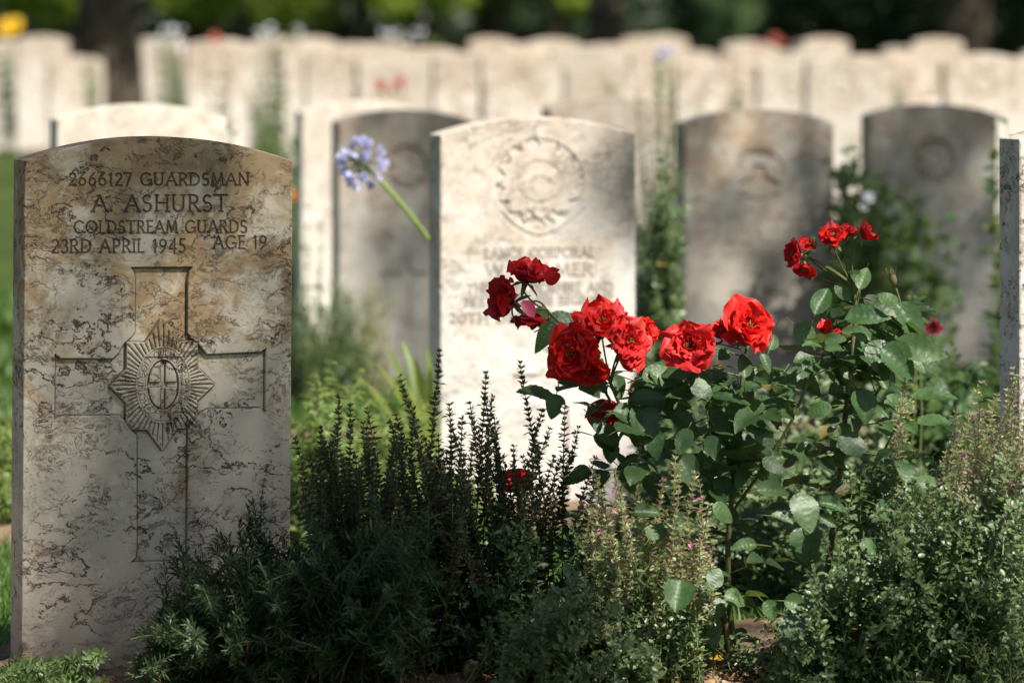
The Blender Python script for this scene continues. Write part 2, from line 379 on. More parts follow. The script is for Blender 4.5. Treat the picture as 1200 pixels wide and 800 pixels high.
# designs --------------------------------------------------------------------------------------------------
def mirror(p, cx=0): return p
def design_guards(c, h):
    X = lambda px: (px-184)/308*.381
    Z = lambda py: h-(py-160)/840
    pt = lambda a: [(X(x), Z(y)) for x, y in a]
    cross = pt([(152, 312), (222, 312), (219, 317), (217, 324), (217, 388), (222, 396), (230, 402), (236, 409), (240, 414), (302, 412), (308, 408), (308, 482), (302, 478), (242, 478),
                (234, 482), (226, 490), (219, 497), (219, 640), (221, 650), (226, 655), (154, 655), (160, 650), (161, 640), (160, 508), (153, 500), (146, 490), (140, 484), (72, 484), (66, 488), (66, 412), (72, 417), (132, 418),
                (138, 412), (145, 400), (153, 393), (157, 387), (157, 324), (155, 317)])
    c.recess(cross, .0062, .0013, 1)
    c.strokes([cross+[cross[0]]], .0010, .0022, 1, .6)
    star = pt([(186.5, 373), (206, 399), (229, 398), (229, 429), (249, 449), (229, 468), (229, 500), (206, 500), (189.6, 525), (172, 501), (147.5, 500), (147.5, 469), (129, 450), (147.5, 430), (147.5, 399), (169, 400)])
    cx, cz = X(189.5), Z(449)
    def rays(x, z, sd):
        a = np.arctan2(z-cz, x-cx)
        return .0034*(1-np.abs(np.sin(a*30))**.5)*sstep(-sd, .0003, .0015)
    c.raise_to(star, -.0006, .0014, 2, rays)
    ov = lambda rx, ry, n=48, oy=0: [(cx+rx*math.cos(2*PI*i/n), cz+oy+ry*math.sin(2*PI*i/n)) for i in range(n)]
    px = .381/308
    c.raise_to(ov(31.5*px, 43*px), -.0016, .001)
    c.strokes([ov(29.8*px, 41.3*px)+[ov(29.8*px, 41.3*px)[0]], ov(20.5*px, 30.5*px)+[ov(20.5*px, 30.5*px)[0]]], .0009, .0009)
    inner = ov(18.6*px, 28.5*px)
    c.recess(inner, .0042, .0012)
    # four raised quarters leave the cross sunk between them
    for sx in (-1, 1):
        for sz in (-1, 1):
            q = [(sx*3.2, sz*3.5)]+[(sx*a, sz*b) for a, b in ((15.5, 3.5), (15, 11), (12, 18), (8, 23), (3.2, 26))]
            c.raise_to([(cx+a*px, cz+b*px) for a, b in q], .0004, .001)
    # strap end of the garter and three small stars
    c.strokes([[(cx+a*px, cz+b*px) for a, b in [(-17, -27), (-8, -22), (0, -29), (9, -33), (17, -29)]],
               [(cx+a*px, cz+b*px) for a, b in [(-19, -33), (-9, -40), (0, -40), (8, -42)]]], .001, .0011)
    for a, b in ((-9, -31), (-1, -35), (8, -38)):
        c.strokes([[(cx+(a-1.4)*px, cz+b*px), (cx+(a+1.4)*px, cz+b*px)], [(cx+a*px, cz+(b-1.4)*px), (cx+a*px, cz+(b+1.4)*px)]], .0009, .0009)
    # lettering round the garter
    txt = 'HONI-SOIT-QUI-MAL-Y-PENSE'; w = text_width(txt, .2); a0, a1 = math.radians(222), math.radians(-42)
    xx = 0; rx, ry = 22.2*px, 32.6*px; hh = 6.6*px
    for ch in txt:
        gw, st = G[ch]
        for pl in st:
            o = []
            for p in pl:
                t = (xx+p[0])/w; a = a0+(a1-a0)*t
                o.append((cx+(rx+p[1]*hh)*math.cos(a), cz+(ry+p[1]*hh)*math.sin(a)))
            c.strokes([o], .0008, .0014)
        xx += gw+.2
    L = [('2666127 GUARDSMAN', 80, 287, 216.5, 14), ('A. ASHURST', 107, 262, 247, 19), ('COLDSTREAM GUARDS', 86, 285, 272, 14), ('23RD APRIL 1945', 61, 214, 294.5, 15), ('AGE 19', 246, 308, 290.5, 14.5)]
    for s_, x0, x1, yb, hh in L:
        big = hh > 17
        c.strokes(text_strokes(s_, X(x0), X(x1), Z(yb), hh/840), .00135 if big else .00112, .0021 if big else .0017, 3, 1.25)
def small_cross(c, h, zt, zb, za, arm, hw=.02, depth=.003, xc=0.0):
    p = [(xc-hw-.003, zt), (xc+hw+.003, zt), (xc+hw, zt-.008), (xc+hw, za+hw+.012), (xc+hw+.012, za+hw), (xc+arm, za+hw), (xc+arm, za-hw), (xc+hw+.012, za-hw), (xc+hw, za-hw-.012),
         (xc+hw, zb+.008), (xc+hw+.003, zb), (xc-hw-.003, zb), (xc-hw, zb+.008), (xc-hw, za-hw-.012), (xc-hw-.012, za-hw), (xc-arm, za-hw), (xc-arm, za+hw), (xc-hw-.012, za+hw), (xc-hw, za+hw+.012), (xc-hw, zt-.008)]
    c.recess(p, depth, .002, 1)
def design_shire(c, h):
    X = lambda px: (px-631)/228*.381
    Z = lambda py: h-(py-137)/626
    cx, cz = X(632), Z(213); px = .381/228
    ring = [(cx+52*px*math.cos(2*PI*i/48), cz+50/626*math.sin(2*PI*i/48)) for i in range(48)]
    c.strokes([ring+[ring[0]]], .0022, .0014, 2, 2)
    st = []
    for i in range(32):
        r = (49, 40)[i % 2] if i % 4 != 2 else 52
        a = 2*PI*i/32; st.append((cx+r*px*math.cos(a), cz+r/626*math.sin(a)))
    c.recess(ring, .0022, .003, 2)
    c.raise_to(st, -.0012, .0018, 2, lambda x, z, sd: .0008*np.abs(np.sin(np.arctan2(z-cz, x-cx)*22)))
    for i in range(12):
        a = 2*PI*i/12+.1; r0, r1 = 43, 51
        c.strokes([[(cx+r0*px*math.cos(a-.13), cz+r0/626*math.sin(a-.13)), (cx+r1*px*math.cos(a+.03), cz+r1/626*math.sin(a+.03))]], .0026, .0042)
    ov = [(cx+26*px*math.cos(2*PI*i/32), cz+24/626*math.sin(2*PI*i/32)) for i in range(32)]
    c.strokes([ov+[ov[0]]], .002, .002)
    # leaping-deer like relief is worn away: leave low uneven relief
    c.raise_to([(cx+a*px, cz+b/626) for a, b in ((-18, -8), (-8, 6), (4, 8), (15, 2), (18, 12), (8, 16), (-8, 12), (-20, 2))], -.002, .003)
    sc = [(X(a), Z(b)) for a, b in ((588, 248), (600, 262), (616, 272), (633, 277), (650, 272), (668, 260), (684, 244))]
    c.strokes([sc], .0024, .0026, 2, 1.6)
    c.strokes([[(a, b+.015) for a, b in sc]], .0020, .0018, 2, 1.6)
    c.strokes([[(X(a), Z(b)) for a, b in ((612, 254), (620, 246), (626, 254), (633, 261), (640, 254), (648, 247), (655, 254))]], .0028, .0038, 2, 1.6)
    L = [('LANCE CORPORAL', 568, 696, 302, 11.5), ('W. PALMER', 569, 694, 323, 14), ('THE BEDFORDSHIRE AND', 547, 718, 343, 11), ('HERTFORDSHIRE REGIMENT', 545, 718, 357, 10), ('20TH DECEMBER 1944', 527, 722, 377, 11)]
    for s_, x0, x1, yb, hh in L:
        c.strokes(text_strokes(s_, X(x0), X(x1), Z(yb), hh/626), .0016, .0022, 3, 1.4)
    small_cross(c, h, Z(408), Z(600), Z(452), .085, .024, .0032, X(652))
def badge_generic(c, cx, cz, r, kind):
    ring = [(cx+r*math.cos(2*PI*i/36), cz+r*1.05*math.sin(2*PI*i/36)) for i in range(36)]
    if kind == 0:      # crowned figure over a scroll
        c.strokes([ring[2:17]], .004, .005, 2, 1.5)
        c.recess([(cx+a*r, cz+b*r) for a, b in ((-.5, .5), (.5, .5), (.62, .9), (0, 1.0), (-.62, .9))], .006, .003, 2)
        c.recess([(cx+a*r, cz+b*r) for a, b in ((-.25, .45), (.25, .45), (.3, 0), (.95, -.35), (.8, -.5), (.1, -.25), (-.1, -.25), (-.8, -.5), (-.95, -.35), (-.3, 0))], .006, .003, 2)
        c.strokes([[(cx-.8*r, cz-.75*r), (cx-.3*r, cz-.95*r), (cx+.3*r, cz-.95*r), (cx+.8*r, cz-.75*r)]], .005, .004, 2, 1.5)
    else:
        c.recess(ring, .006, .003, 2)
        st = [(cx+r*(.92 if i % 2 else .6)*math.cos(PI*i/8), cz+r*(.95 if i % 2 else .62)*math.sin(PI*i/8)) for i in range(16)]
        c.raise_to(st, -.001, .002, 2)
        c.strokes([[(cx+.4*r*math.cos(2*PI*i/20), cz+.4*r*math.sin(2*PI*i/20)) for i in range(21)]], .003, .003)
def worn_lines(c, h, rows, seed):
    """lettering too worn and far off to read: short upright and level chisel cuts"""
    r = random.Random(seed)
    for z, x0, x1, hh in rows:
        x = x0
        while x < x1:
            w = hh*r.uniform(.3, .6)
            k = r.random()
            if k < .85:
                a = [(x, z), (x, z+hh)]
                b = [(x, z+hh*r.choice((0, .5, 1))), (x+w, z+hh*r.choice((0, .5, 1)))]
                c.strokes([a, b], .0018, .0022, 3, 1.5)
            x += w+hh*.3
def design_mk(kind, seed, cz=.655, r=.06, cross=True):
    def f(c, h):
        badge_generic(c, 0, h-.16, r, kind)
        worn_lines(c, h, [(h-.275, -.12, .12, .016), (h-.305, -.1, .1, .021), (h-.335, -.13, .13, .016), (h-.362, -.14, .14, .016)], seed)
        if cross: small_cross(c, h, h-.40, h-.60, h-.455, .075, .012, .005)
    return f
# ------------------------------------------------------------------ camera, world, sun
cam = bpy.data.objects.new('camera', bpy.data.cameras.new('camera')); col.objects.link(cam); scene.camera = cam
cam.location = (0, 0, CAMZ); cam.rotation_euler = (PI/2, 0, 0)
cd = cam.data; cd.sensor_width = 36; cd.lens = F/1200*36; cd.shift_y = -(400-HOR)/1200; cd.clip_start = .1; cd.clip_end = 1500
cd.dof.use_dof = True; cd.dof.focus_distance = 7.1; cd.dof.aperture_fstop = 5.8; cd.dof.aperture_blades = 9
EL, PHI = math.radians(50), math.radians(50)
SUN = np.array((math.cos(EL)*math.sin(PHI), -math.cos(EL)*math.cos(PHI), math.sin(EL)))
E1 = np.array((math.cos(PHI), math.sin(PHI), 0)); E2 = np.cross(SUN, E1); E2 = E2 if E2[2] > 0 else -E2
w = bpy.data.worlds.new('World'); scene.world = w; w.use_nodes = True; nt = w.node_tree
sky = nt.nodes.new('ShaderNodeTexSky'); sky.sky_type = 'NISHITA'; sky.sun_disc = False; sky.sun_elevation = EL; sky.sun_rotation = math.atan2(SUN[0], SUN[1])
nt.links.new(sky.outputs[0], nt.nodes['Background'].inputs[0]); nt.nodes['Background'].inputs[1].default_value = SKY
sd = bpy.data.lights.new('sun', 'SUN'); sd.energy = SUNE; sd.angle = math.radians(.53); sd.color = (1, .94, .85)
so = bpy.data.objects.new('sun', sd); col.objects.link(so); so.rotation_euler = Vector(SUN).to_track_quat('Z', 'Y').to_euler(); so.location = (6, -5, 12)
vs = scene.view_settings; scene.display_settings.display_device = 'sRGB'; vs.view_transform = 'Standard'; vs.look = 'None'; vs.gamma = 1; vs.use_curve_mapping = False; vs.exposure = EXPO
scene.cycles.use_denoising = True; scene.cycles.max_bounces = 6; scene.cycles.diffuse_bounces = 3; scene.cycles.transparent_max_bounces = 4
# ------------------------------------------------------------------ ground
def sheet(xs, ys, zf, smooth=True):
    X, Y = np.meshgrid(xs, ys); Z = zf(X, Y)
    n = len(xs); i = np.arange(len(xs)*len(ys)).reshape(len(ys), n)
    q = np.stack((i[:-1, :-1], i[:-1, 1:], i[1:, 1:], i[1:, :-1]), -1).reshape(-1, 4)
    return np.stack((X, Y, Z), -1).reshape(-1, 3), q
xs = np.concatenate((np.linspace(-160, -12, 18)[:-1], np.linspace(-12, 12, 97), np.linspace(12, 160, 18)[1:]))
ys = np.concatenate((np.linspace(-30, 5, 15)[:-1], np.linspace(5, 45, 161), np.linspace(45, 300, 40)[1:]))
v, q = sheet(xs, ys, terr)
t = NT('lawn'); tc = t.n('ShaderNodeTexCoord').outputs['Object']
c = t.mix(t.sm(t.noise(tc, 1.2, 5), .35, .65), (.055, .10, .022), (.10, .15, .035)); c = t.mix(t.sm(t.noise(tc, 25, 6, .7), .45, .7, 0, .6), c, (.14, .15, .05))
bs = t.n('ShaderNodeBsdfPrincipled', ins={'Base Color': c, 'Roughness': .9, 'Specular IOR Level': .1})
bm = t.n('ShaderNodeBump', ins={'Strength': 1.0, 'Distance': .03, 'Height': t.noise(tc, 90, 4, .7)}); t.link(bm.outputs[0], bs.inputs['Normal']); t.link(bs.outputs[0], t.out.inputs[0])
tag(obj('lawn', mesh('lawn', v, [q], True), t.m), kind='structure')
soil = plainmat('soil', (.12, .075, .045), (.24, .165, .105), 22, .95, .8, .008)
def bed(b0, b1, a0, a1, sa, amp, z0=.005):
    A = np.arange(a0, a1+sa, sa); B = np.arange(b0, b1+sa, sa)
    def zf(A_, B_):
        X = U[0]*A_+V[0]*B_; Y = U[1]*A_+V[1]*B_
        e = np.clip(np.minimum(B_-b0, b1-B_)/.12, 0, 1)
        return terr(X, Y)+z0+e*amp*(fbm(A_*14+b0, B_*14, 5)+.6*np.abs(fbm(A_*45, B_*45+b0, 3)-.45))
    vv, qq = sheet(A, B, zf); o = vv.copy(); o[:, 0] = U[0]*vv[:, 0]+V[0]*vv[:, 1]; o[:, 1] = U[1]*vv[:, 0]+V[1]*vv[:, 1]
    tag(obj('flower_bed', mesh('flower_bed', o, [qq], True), soil), kind='structure')
bed(6.42, 7.3, -.5, 5.2, .006, .042)
def a_at(px, b):   # along-row position where the row passes photo column px
    c = (px-600)/F; return b*(c*V[1]-V[0])/(U[0]-c*U[1])
bed(9.17-.42, 9.17+.16, -.2, 8, .02, .05)
for k in range(2, 5): bed(6.97+2.2*k-.42, 6.97+2.2*k+.16, a_at(60, 6.97+2.2*k), 8, .02, .05)
for k in range(5, 17): bed(6.97+2.2*k-.4, 6.97+2.2*k+.16, a_at(28, 6.97+2.2*k), 16, .06, .05)
# grass blades in the strips of lawn between the beds
def grass(n, a0, a1, b0, b1):
    A = rng.uniform(a0, a1, n); B = rng.uniform(b0, b1, n); X = U[0]*A+V[0]*B; Y = U[1]*A+V[1]*B
    p = np.stack((X, Y, terr(X, Y)), 1); D = norm(rv(n, .45)+np.array((0, 0, 1))); return p, D
gm = MB()
for k, n in ((0, 60000), (1, 45000), (2, 30000), (3, 25000), (4, 25000)):
    p, D = grass(n, 0.0 if k < 2 else -.5, 4.6 if k < 2 else 7, 7.15+2.2*k, 8.75+2.2*k)
    leaves(gm, t_needle(.09, .3), p, D, norm(rv(n)), rng.uniform(.025, .055, n)*(1+.25*k), 1+.5*k)
p, D = grass(30000, -.6, 4.5, 4.9, 6.42)
leaves(gm, t_needle(.09, .3), p, D, norm(rv(30000)), rng.uniform(.02, .045, 30000))
tag(gm.build('grass', leafmat('grass_blade', (.05, .11, .02), (.11, .19, .04), .35), smooth=False), kind='stuff')
# ------------------------------------------------------------------ headstones
far_m = stonemat('far_limestone', brown=.5, vein=.5, dark=.25, base=((.73, .675, .60), (.67, .62, .545)), per_object=True)
mA = stonemat('weathered_limestone', 1.3, .85, 1.0, 1.0, ((.64, .57, .45), (.53, .475, .375)), splash=.5, bf=(.36, .24, .115), zbrown=(.2, .85), grime_shade=.8)
mAt = stonemat('incised_limestone', 1.3, .85, 1.0, 1.0, ((.64, .57, .45), (.53, .475, .375)), dirt=.8, bf=(.36, .24, .115), zbrown=(.2, .85), grime_shade=.8)
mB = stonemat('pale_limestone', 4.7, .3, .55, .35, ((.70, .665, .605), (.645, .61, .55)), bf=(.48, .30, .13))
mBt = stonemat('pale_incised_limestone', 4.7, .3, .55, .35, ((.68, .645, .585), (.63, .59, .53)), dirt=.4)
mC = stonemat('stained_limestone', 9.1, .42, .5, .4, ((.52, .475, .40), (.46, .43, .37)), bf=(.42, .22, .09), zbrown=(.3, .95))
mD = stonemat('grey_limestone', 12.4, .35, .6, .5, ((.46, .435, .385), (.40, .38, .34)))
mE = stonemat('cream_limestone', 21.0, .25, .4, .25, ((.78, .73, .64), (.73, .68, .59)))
mR = stonemat('seamed_limestone', 33.0, .3, 1.2, 1.1, ((.74, .69, .62), (.66, .62, .55)))
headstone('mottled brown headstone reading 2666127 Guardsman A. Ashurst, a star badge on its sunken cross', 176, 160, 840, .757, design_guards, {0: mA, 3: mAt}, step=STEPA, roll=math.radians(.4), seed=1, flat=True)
headstone('sunlit pale headstone with a round leafy badge, standing behind the red roses', 624, 137, 626, .79, design_shire, {0: mB, 3: mBt}, step=.0013, seed=2)
headstone('seamed headstone cut off by the photo edge, its narrow mottled side facing us', 1176+148, 136, 797, .80, None, {0: mR}, step=.002, seed=3)
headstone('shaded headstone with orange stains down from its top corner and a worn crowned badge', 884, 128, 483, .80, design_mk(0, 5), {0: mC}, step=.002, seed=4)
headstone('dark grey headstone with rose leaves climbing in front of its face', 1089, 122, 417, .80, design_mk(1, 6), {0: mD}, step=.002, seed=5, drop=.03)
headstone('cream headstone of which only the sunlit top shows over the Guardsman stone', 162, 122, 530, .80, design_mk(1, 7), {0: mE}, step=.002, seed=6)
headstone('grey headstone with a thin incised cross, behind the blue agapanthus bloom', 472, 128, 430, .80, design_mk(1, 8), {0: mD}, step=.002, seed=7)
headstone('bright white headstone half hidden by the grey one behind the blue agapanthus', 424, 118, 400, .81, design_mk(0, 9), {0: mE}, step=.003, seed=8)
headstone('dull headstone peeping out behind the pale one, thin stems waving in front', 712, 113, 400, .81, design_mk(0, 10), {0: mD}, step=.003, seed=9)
# far headstones: three stone meshes shared by every copy
def far_mesh(seed, design, h=.81):
    W, T = .381, .076; nx = 49; xs = np.linspace(-W/2, W/2, nx); zs = np.linspace(-.15, h, 110)
    X, Z = np.meshgrid(xs, zs); top = h-.033*(2*np.abs(X)/W)**2; Z = np.where(Z > 0, Z*top/h, Z)
    c = Carver(X, Z); design(c, h); d = c.total(); de = np.minimum(np.minimum(X+W/2, W/2-X), top-Z); d = d+.004*np.clip(1-de/.006, 0, 1)
    nz = len(zs); i = np.arange(nz*nx).reshape(nz, nx); q = np.stack((i[:-1, :-1], i[:-1, 1:], i[1:, 1:], i[1:, :-1]), -1).reshape(-1, 4)
    v = np.stack((X, -T/2+d, Z), -1).reshape(-1, 3); mb = MB(); mb.add(v, [q])
    loop = np.concatenate((i[:, 0], i[-1, 1:], i[-2::-1, -1])); L0 = v[loop]; L1 = L0.copy(); L1[:, 1] = T/2; n = len(loop); j = np.arange(n-1)
    mb.add(np.concatenate((L0, L1)), [np.stack((j, n+j, n+j+1, j+1), -1)])
    bk = np.concatenate((np.stack((xs, np.full(nx, T/2), np.full(nx, -.15)), 1), np.stack((xs, np.full(nx, T/2), h-.033*(2*np.abs(xs)/W)**2), 1)))
    j = np.arange(nx-1); mb.add(bk, [np.stack((j+1, j, j+nx, j+nx+1), 1)])
    me = mesh('headstone', np.concatenate(mb.v), [np.concatenate(x) for x in mb.f.values()]); me.materials.append(far_m); return me
FM = [far_mesh(1, design_mk(0, 1)), far_mesh(2, design_mk(1, 2)), far_mesh(3, design_mk(1, 3, cross=False))]
GF = 'cream headstones in the blurred far rows'
FL = 'cream headstone out of focus among the crowded far rows'
def far_stone(X, Y, z, label, yaw=None):
    o = bpy.data.objects.new('headstone', random.choice(FM)); col.objects.link(o); o.location = (X, Y, z)
    o.rotation_euler = (random.uniform(-.01, .01), random.uniform(-.012, .012), TH*.8+random.uniform(-.05, .05) if yaw is None else yaw)
    tag(o, label, 'headstone', GF); return o
hand = [(50, 42, 165, 'far cream headstone with green lawn beside it, close to the yellow rose'), (90, 66, 172, 'far narrow-looking headstone wedged against the shaded side of the tree trunk'), (2, 47, 160, 'far headstone under the yellow rose bloom, cut by the photo edge'),
 (186, 44, 150, 'far leaning headstone emerging from behind the tree trunk on its sunny side'), (258, 46, 215, 'far headstone below the single dark red rose bloom'), (322, 44, 150, FL), (352, 46, 150, FL), (395, 58, 205, FL), (448, 50, 180, FL), (505, 56, 200, FL),
 (585, 52, 170, FL), (627, 50, 150, FL), (608, 62, 235, 'far broad bright headstone directly behind the pale badge headstone'), (672, 54, 120, FL), (713, 52, 160, FL), (750, 51, 118, FL), (700, 74, 215, FL), (832, 68, 225, 'far headstone crossed by thin dark stems'),
 (880, 72, 205, FL), (925, 70, 215, FL), (985, 65, 235, 'far bright headstone behind the gap between the two shaded stones'), (1032, 70, 210, FL), (1092, 69, 225, 'far headstone straight above the dark grey headstone'), (1150, 63, 240, 'far bright headstone near the photo edge, above the dark grey headstone'),
 (948, 48, 100, 'smallest far headstone with brown top, poking above its row'), (1052, 56, 110, FL), (548, 62, 225, FL), (462, 66, 230, FL), (655, 66, 190, FL), (780, 66, 170, FL), (235, 50, 150, FL), (1215, 66, 215, FL), (-40, 50, 170, FL), (905, 60, 120, FL), (815, 60, 130, FL)]
for x, y, s, lb in hand:
    Y = F/s; ztop = CAMZ-(y-HOR)/s; X = (x-600)/F*Y
    far_stone(X, Y, ztop-.81, lb, yaw=TH*.8+random.uniform(-.05, .05))
for k in range(8, 16):
    b = 6.97+2.2*k
    off = random.uniform(0, 1.5)
    for a in np.arange(-2, 14, 1.5):
        a_ = a+off; X = U[0]*a_+V[0]*b; Y = U[1]*a_+V[1]*b
        px = 600+X/Y*F; s = F/Y
        if not (200 < px < 1290) or 296 < px < 350 or random.random() < .3: continue
        far_stone(X, Y, float(terr(X, Y))-random.uniform(0, .04), FL)
# ------------------------------------------------------------------ trees and the dark planting at the back
bark = plainmat('bark', (.035, .026, .02), (.12, .095, .065), 9, .95, 1.0, .03)
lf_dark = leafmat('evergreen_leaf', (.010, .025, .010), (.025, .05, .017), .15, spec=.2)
lf_mid = leafmat('laurel_leaf', (.16, .24, .03), (.30, .38, .05), .4)
lf_pale = leafmat('cypress_leaf', (.10, .16, .06), (.17, .24, .10), .3)
def blob(n, c, r, L, tpl=None, mb=None, shell=.55):
    mb = mb or MB(); d = norm(rv(n)); rr = rng.uniform(shell**3, 1, n)**(1/3)
    wob = 1+.22*np.sin(d[:, 0]*5+c[0])*np.cos(d[:, 2]*6+c[1])
    p = np.array(c)+d*(rr*wob)[:, None]*np.array(r)
    leaves(mb, tpl or t_fold(.55), p, norm(d*.6+rv(n, .6)), norm(rv(n, .8)+np.array((0, 0, 1.))), rng.uniform(.6, 1.2, n)*L); return mb
def tree(name, label, X, Y, r, H, crown, leafm, cat='tree', forks=5, L=.16, group=None):
    z = float(terr(X, Y)); e = thing(name, label, cat, (X, Y, z), 0, group)
    m = MB(); k = 14; zz = np.linspace(-.2, H, k)
    rad = r*(1.05-.45*zz/H)+.5*r*np.exp(-np.clip(zz+.2, 0, 9)*3.5)
    pts = np.stack((.06*np.sin(zz*.9+X), .05*np.cos(zz*.7), zz), 1); m.tube(pts, rad, k=14)
    for (cx, cy, cz, cr, n) in crown:
        e0 = pts[int(k*.6)]; e1 = np.array((cx, cy, cz)); mid = (e0+e1)/2+np.array((0, 0, -.25))
        q = np.array([(1-t)**2*e0+2*t*(1-t)*mid+t*t*e1 for t in np.linspace(0, 1, 7)]); m.tube(q, r*.42, r*.08, 7)
        for _ in range(5):
            a = q[random.randint(3, 6)]; bb = e1+rng.normal(0, cr*.5, 3); m.tube(np.array([a, (a+bb)/2+rng.normal(0, .1, 3), bb]), r*.12, r*.03, 5)
    m.build('trunk', bark, e, smooth=True)
    cb = MB()
    for (cx, cy, cz, cr, n) in crown: blob(n, (cx, cy, cz), (cr, cr, cr*.75), L, mb=cb, shell=.15)
    cb.build('crown', leafm, e); return e
def at(px, Y): return (px-600)/F*Y
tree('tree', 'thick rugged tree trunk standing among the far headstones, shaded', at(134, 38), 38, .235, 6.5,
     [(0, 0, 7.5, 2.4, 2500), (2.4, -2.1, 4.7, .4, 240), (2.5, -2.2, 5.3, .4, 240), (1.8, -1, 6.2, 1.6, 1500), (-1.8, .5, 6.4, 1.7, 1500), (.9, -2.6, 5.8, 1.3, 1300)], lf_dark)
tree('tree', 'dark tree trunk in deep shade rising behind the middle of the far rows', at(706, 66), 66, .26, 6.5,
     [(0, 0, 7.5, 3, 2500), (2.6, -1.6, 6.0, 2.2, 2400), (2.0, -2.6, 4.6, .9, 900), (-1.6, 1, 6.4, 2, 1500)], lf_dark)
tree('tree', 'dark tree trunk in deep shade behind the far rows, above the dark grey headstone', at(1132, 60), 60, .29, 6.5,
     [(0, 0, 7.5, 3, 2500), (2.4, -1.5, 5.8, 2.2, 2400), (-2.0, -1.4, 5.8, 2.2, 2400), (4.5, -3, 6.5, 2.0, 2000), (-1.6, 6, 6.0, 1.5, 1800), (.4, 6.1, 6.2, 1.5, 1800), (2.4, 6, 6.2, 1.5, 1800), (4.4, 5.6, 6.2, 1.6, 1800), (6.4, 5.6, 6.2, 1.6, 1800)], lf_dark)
# a clipped dark hedge, built as leaves round a twiggy core
def hedge(name, label, x0, x1, Y, z0, z1, dpt, n, L, leafm, cat='hedge', lump=.0):
    X0, X1 = at(x0, Y), at(x1, Y); g = float(terr(0, Y)); e = thing(name, label, cat, ((X0+X1)/2, Y, g), 0)
    hw = (X1-X0)/2; m = MB()
    for i in range(int(hw*2/.35)):
        x = -hw+.2+i*.35
        for _ in range(3):
            a = np.array((x+random.uniform(-.1, .1), random.uniform(-.1, .1), -.1)); b = np.array((x+random.uniform(-.4, .4), random.uniform(-.5, .5)*dpt, z1*.95)); m.tube(np.array([a, (a+b)/2+rng.normal(0, .08, 3), b]), .02, .008, 5)
    m.build('stem', bark, e)
    p = np.stack((rng.uniform(-hw, hw, n), rng.uniform(-dpt, dpt, n), rng.uniform(z0, z1, n)), 1)
    p[:, 2] = np.minimum(p[:, 2], z1-lump*fbm(p[:, 0]*1.1+x0, p[:, 1]*1.1, 3)); p[:, 1] -= lump*.6*(fbm(p[:, 0]*1.3, p[:, 2]*1.6+x1, 3)-.5)
    b = MB(); leaves(b, t_fold(.6), p, norm(rv(n)+np.array((0, 0, .3))), norm(rv(n)+np.array((.3, -.5, 1))), rng.uniform(.6, 1.2, n)*L); b.build('foliage', leafm, e); return e
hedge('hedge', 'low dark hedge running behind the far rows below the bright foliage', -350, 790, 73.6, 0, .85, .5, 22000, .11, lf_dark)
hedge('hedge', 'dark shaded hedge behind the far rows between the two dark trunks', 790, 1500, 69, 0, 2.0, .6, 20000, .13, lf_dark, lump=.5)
names = ['bright green shrub overhanging the low hedge beyond the yellow rose', 'yellow-green sunlit shrub showing past the thick tree trunk', 'olive-brown tinged shrub above the low hedge, over the smallest white blooms', 'bright green shrub over the low hedge above the pale badge headstone', 'sunlit shrub over the low hedge beside the dark middle trunk', 'shrub glowing green over the hedge between the thick trunk and the middle']
for i, (px, w_) in enumerate(((10, 70), (225, 60), (325, 60), (500, 70), (650, 60), (415, 60), (575, 55), (90, 50))):
    Y = 71.9; e = thing('shrub', names[i] if i < 6 else ('light-tipped shrub squeezed between two brighter shrubs over the low hedge' if i == 6 else 'shrub mostly hidden by the thick tree trunk, over the low hedge'), 'shrub', (at(px, Y), Y, float(terr(0, Y))))
    m = MB(); b = MB(); R = w_/F*Y*1.05
    for j in range(9):
        c = np.array((random.uniform(-.75, .75)*R, random.uniform(-.6, .6), 1.12+.16*j)); rr = random.uniform(.3, .5)
        m.tube(np.array([(0, 0, -.1), c*.5+np.array((0, .2, .2)), c]), .05, .015, 6); blob(700, c, (rr, rr, rr*.7), .11, mb=b, shell=.3)
    m.build('stem', bark, e); b.build('foliage', lf_mid, e)
e = thing('shrub', 'pale grey-green feathery shrub lit by the sun between the dark trunks', 'shrub', (at(853, 64), 64, float(terr(0, 64))))
b = MB(); m = MB(); m.tube([(0, 0, 0), (0, 0, 2.2)], .05, .01)
for j in range(22): blob(420, (random.uniform(-.34, .34), random.uniform(-.5, .3), .35+j*.1), (.2, .2, .2), .08, mb=b, shell=.2)
m.build('stem', bark, e); b.build('foliage', lf_pale, e)
# far wood behind everything
b = MB()
for i in range(46):
    X = -26+i*1.15+random.uniform(-.6, .6); Y = random.uniform(84, 96); z = float(terr(X, Y))
    for j in range(4): blob(420, (X+random.uniform(-1, 1), Y+random.uniform(-1, 1), z+1.2+j*2.0), (1.7, 1.5, 1.6), .42, mb=b, shell=.5)
tag(b.build('woodland', lf_dark), kind='stuff')
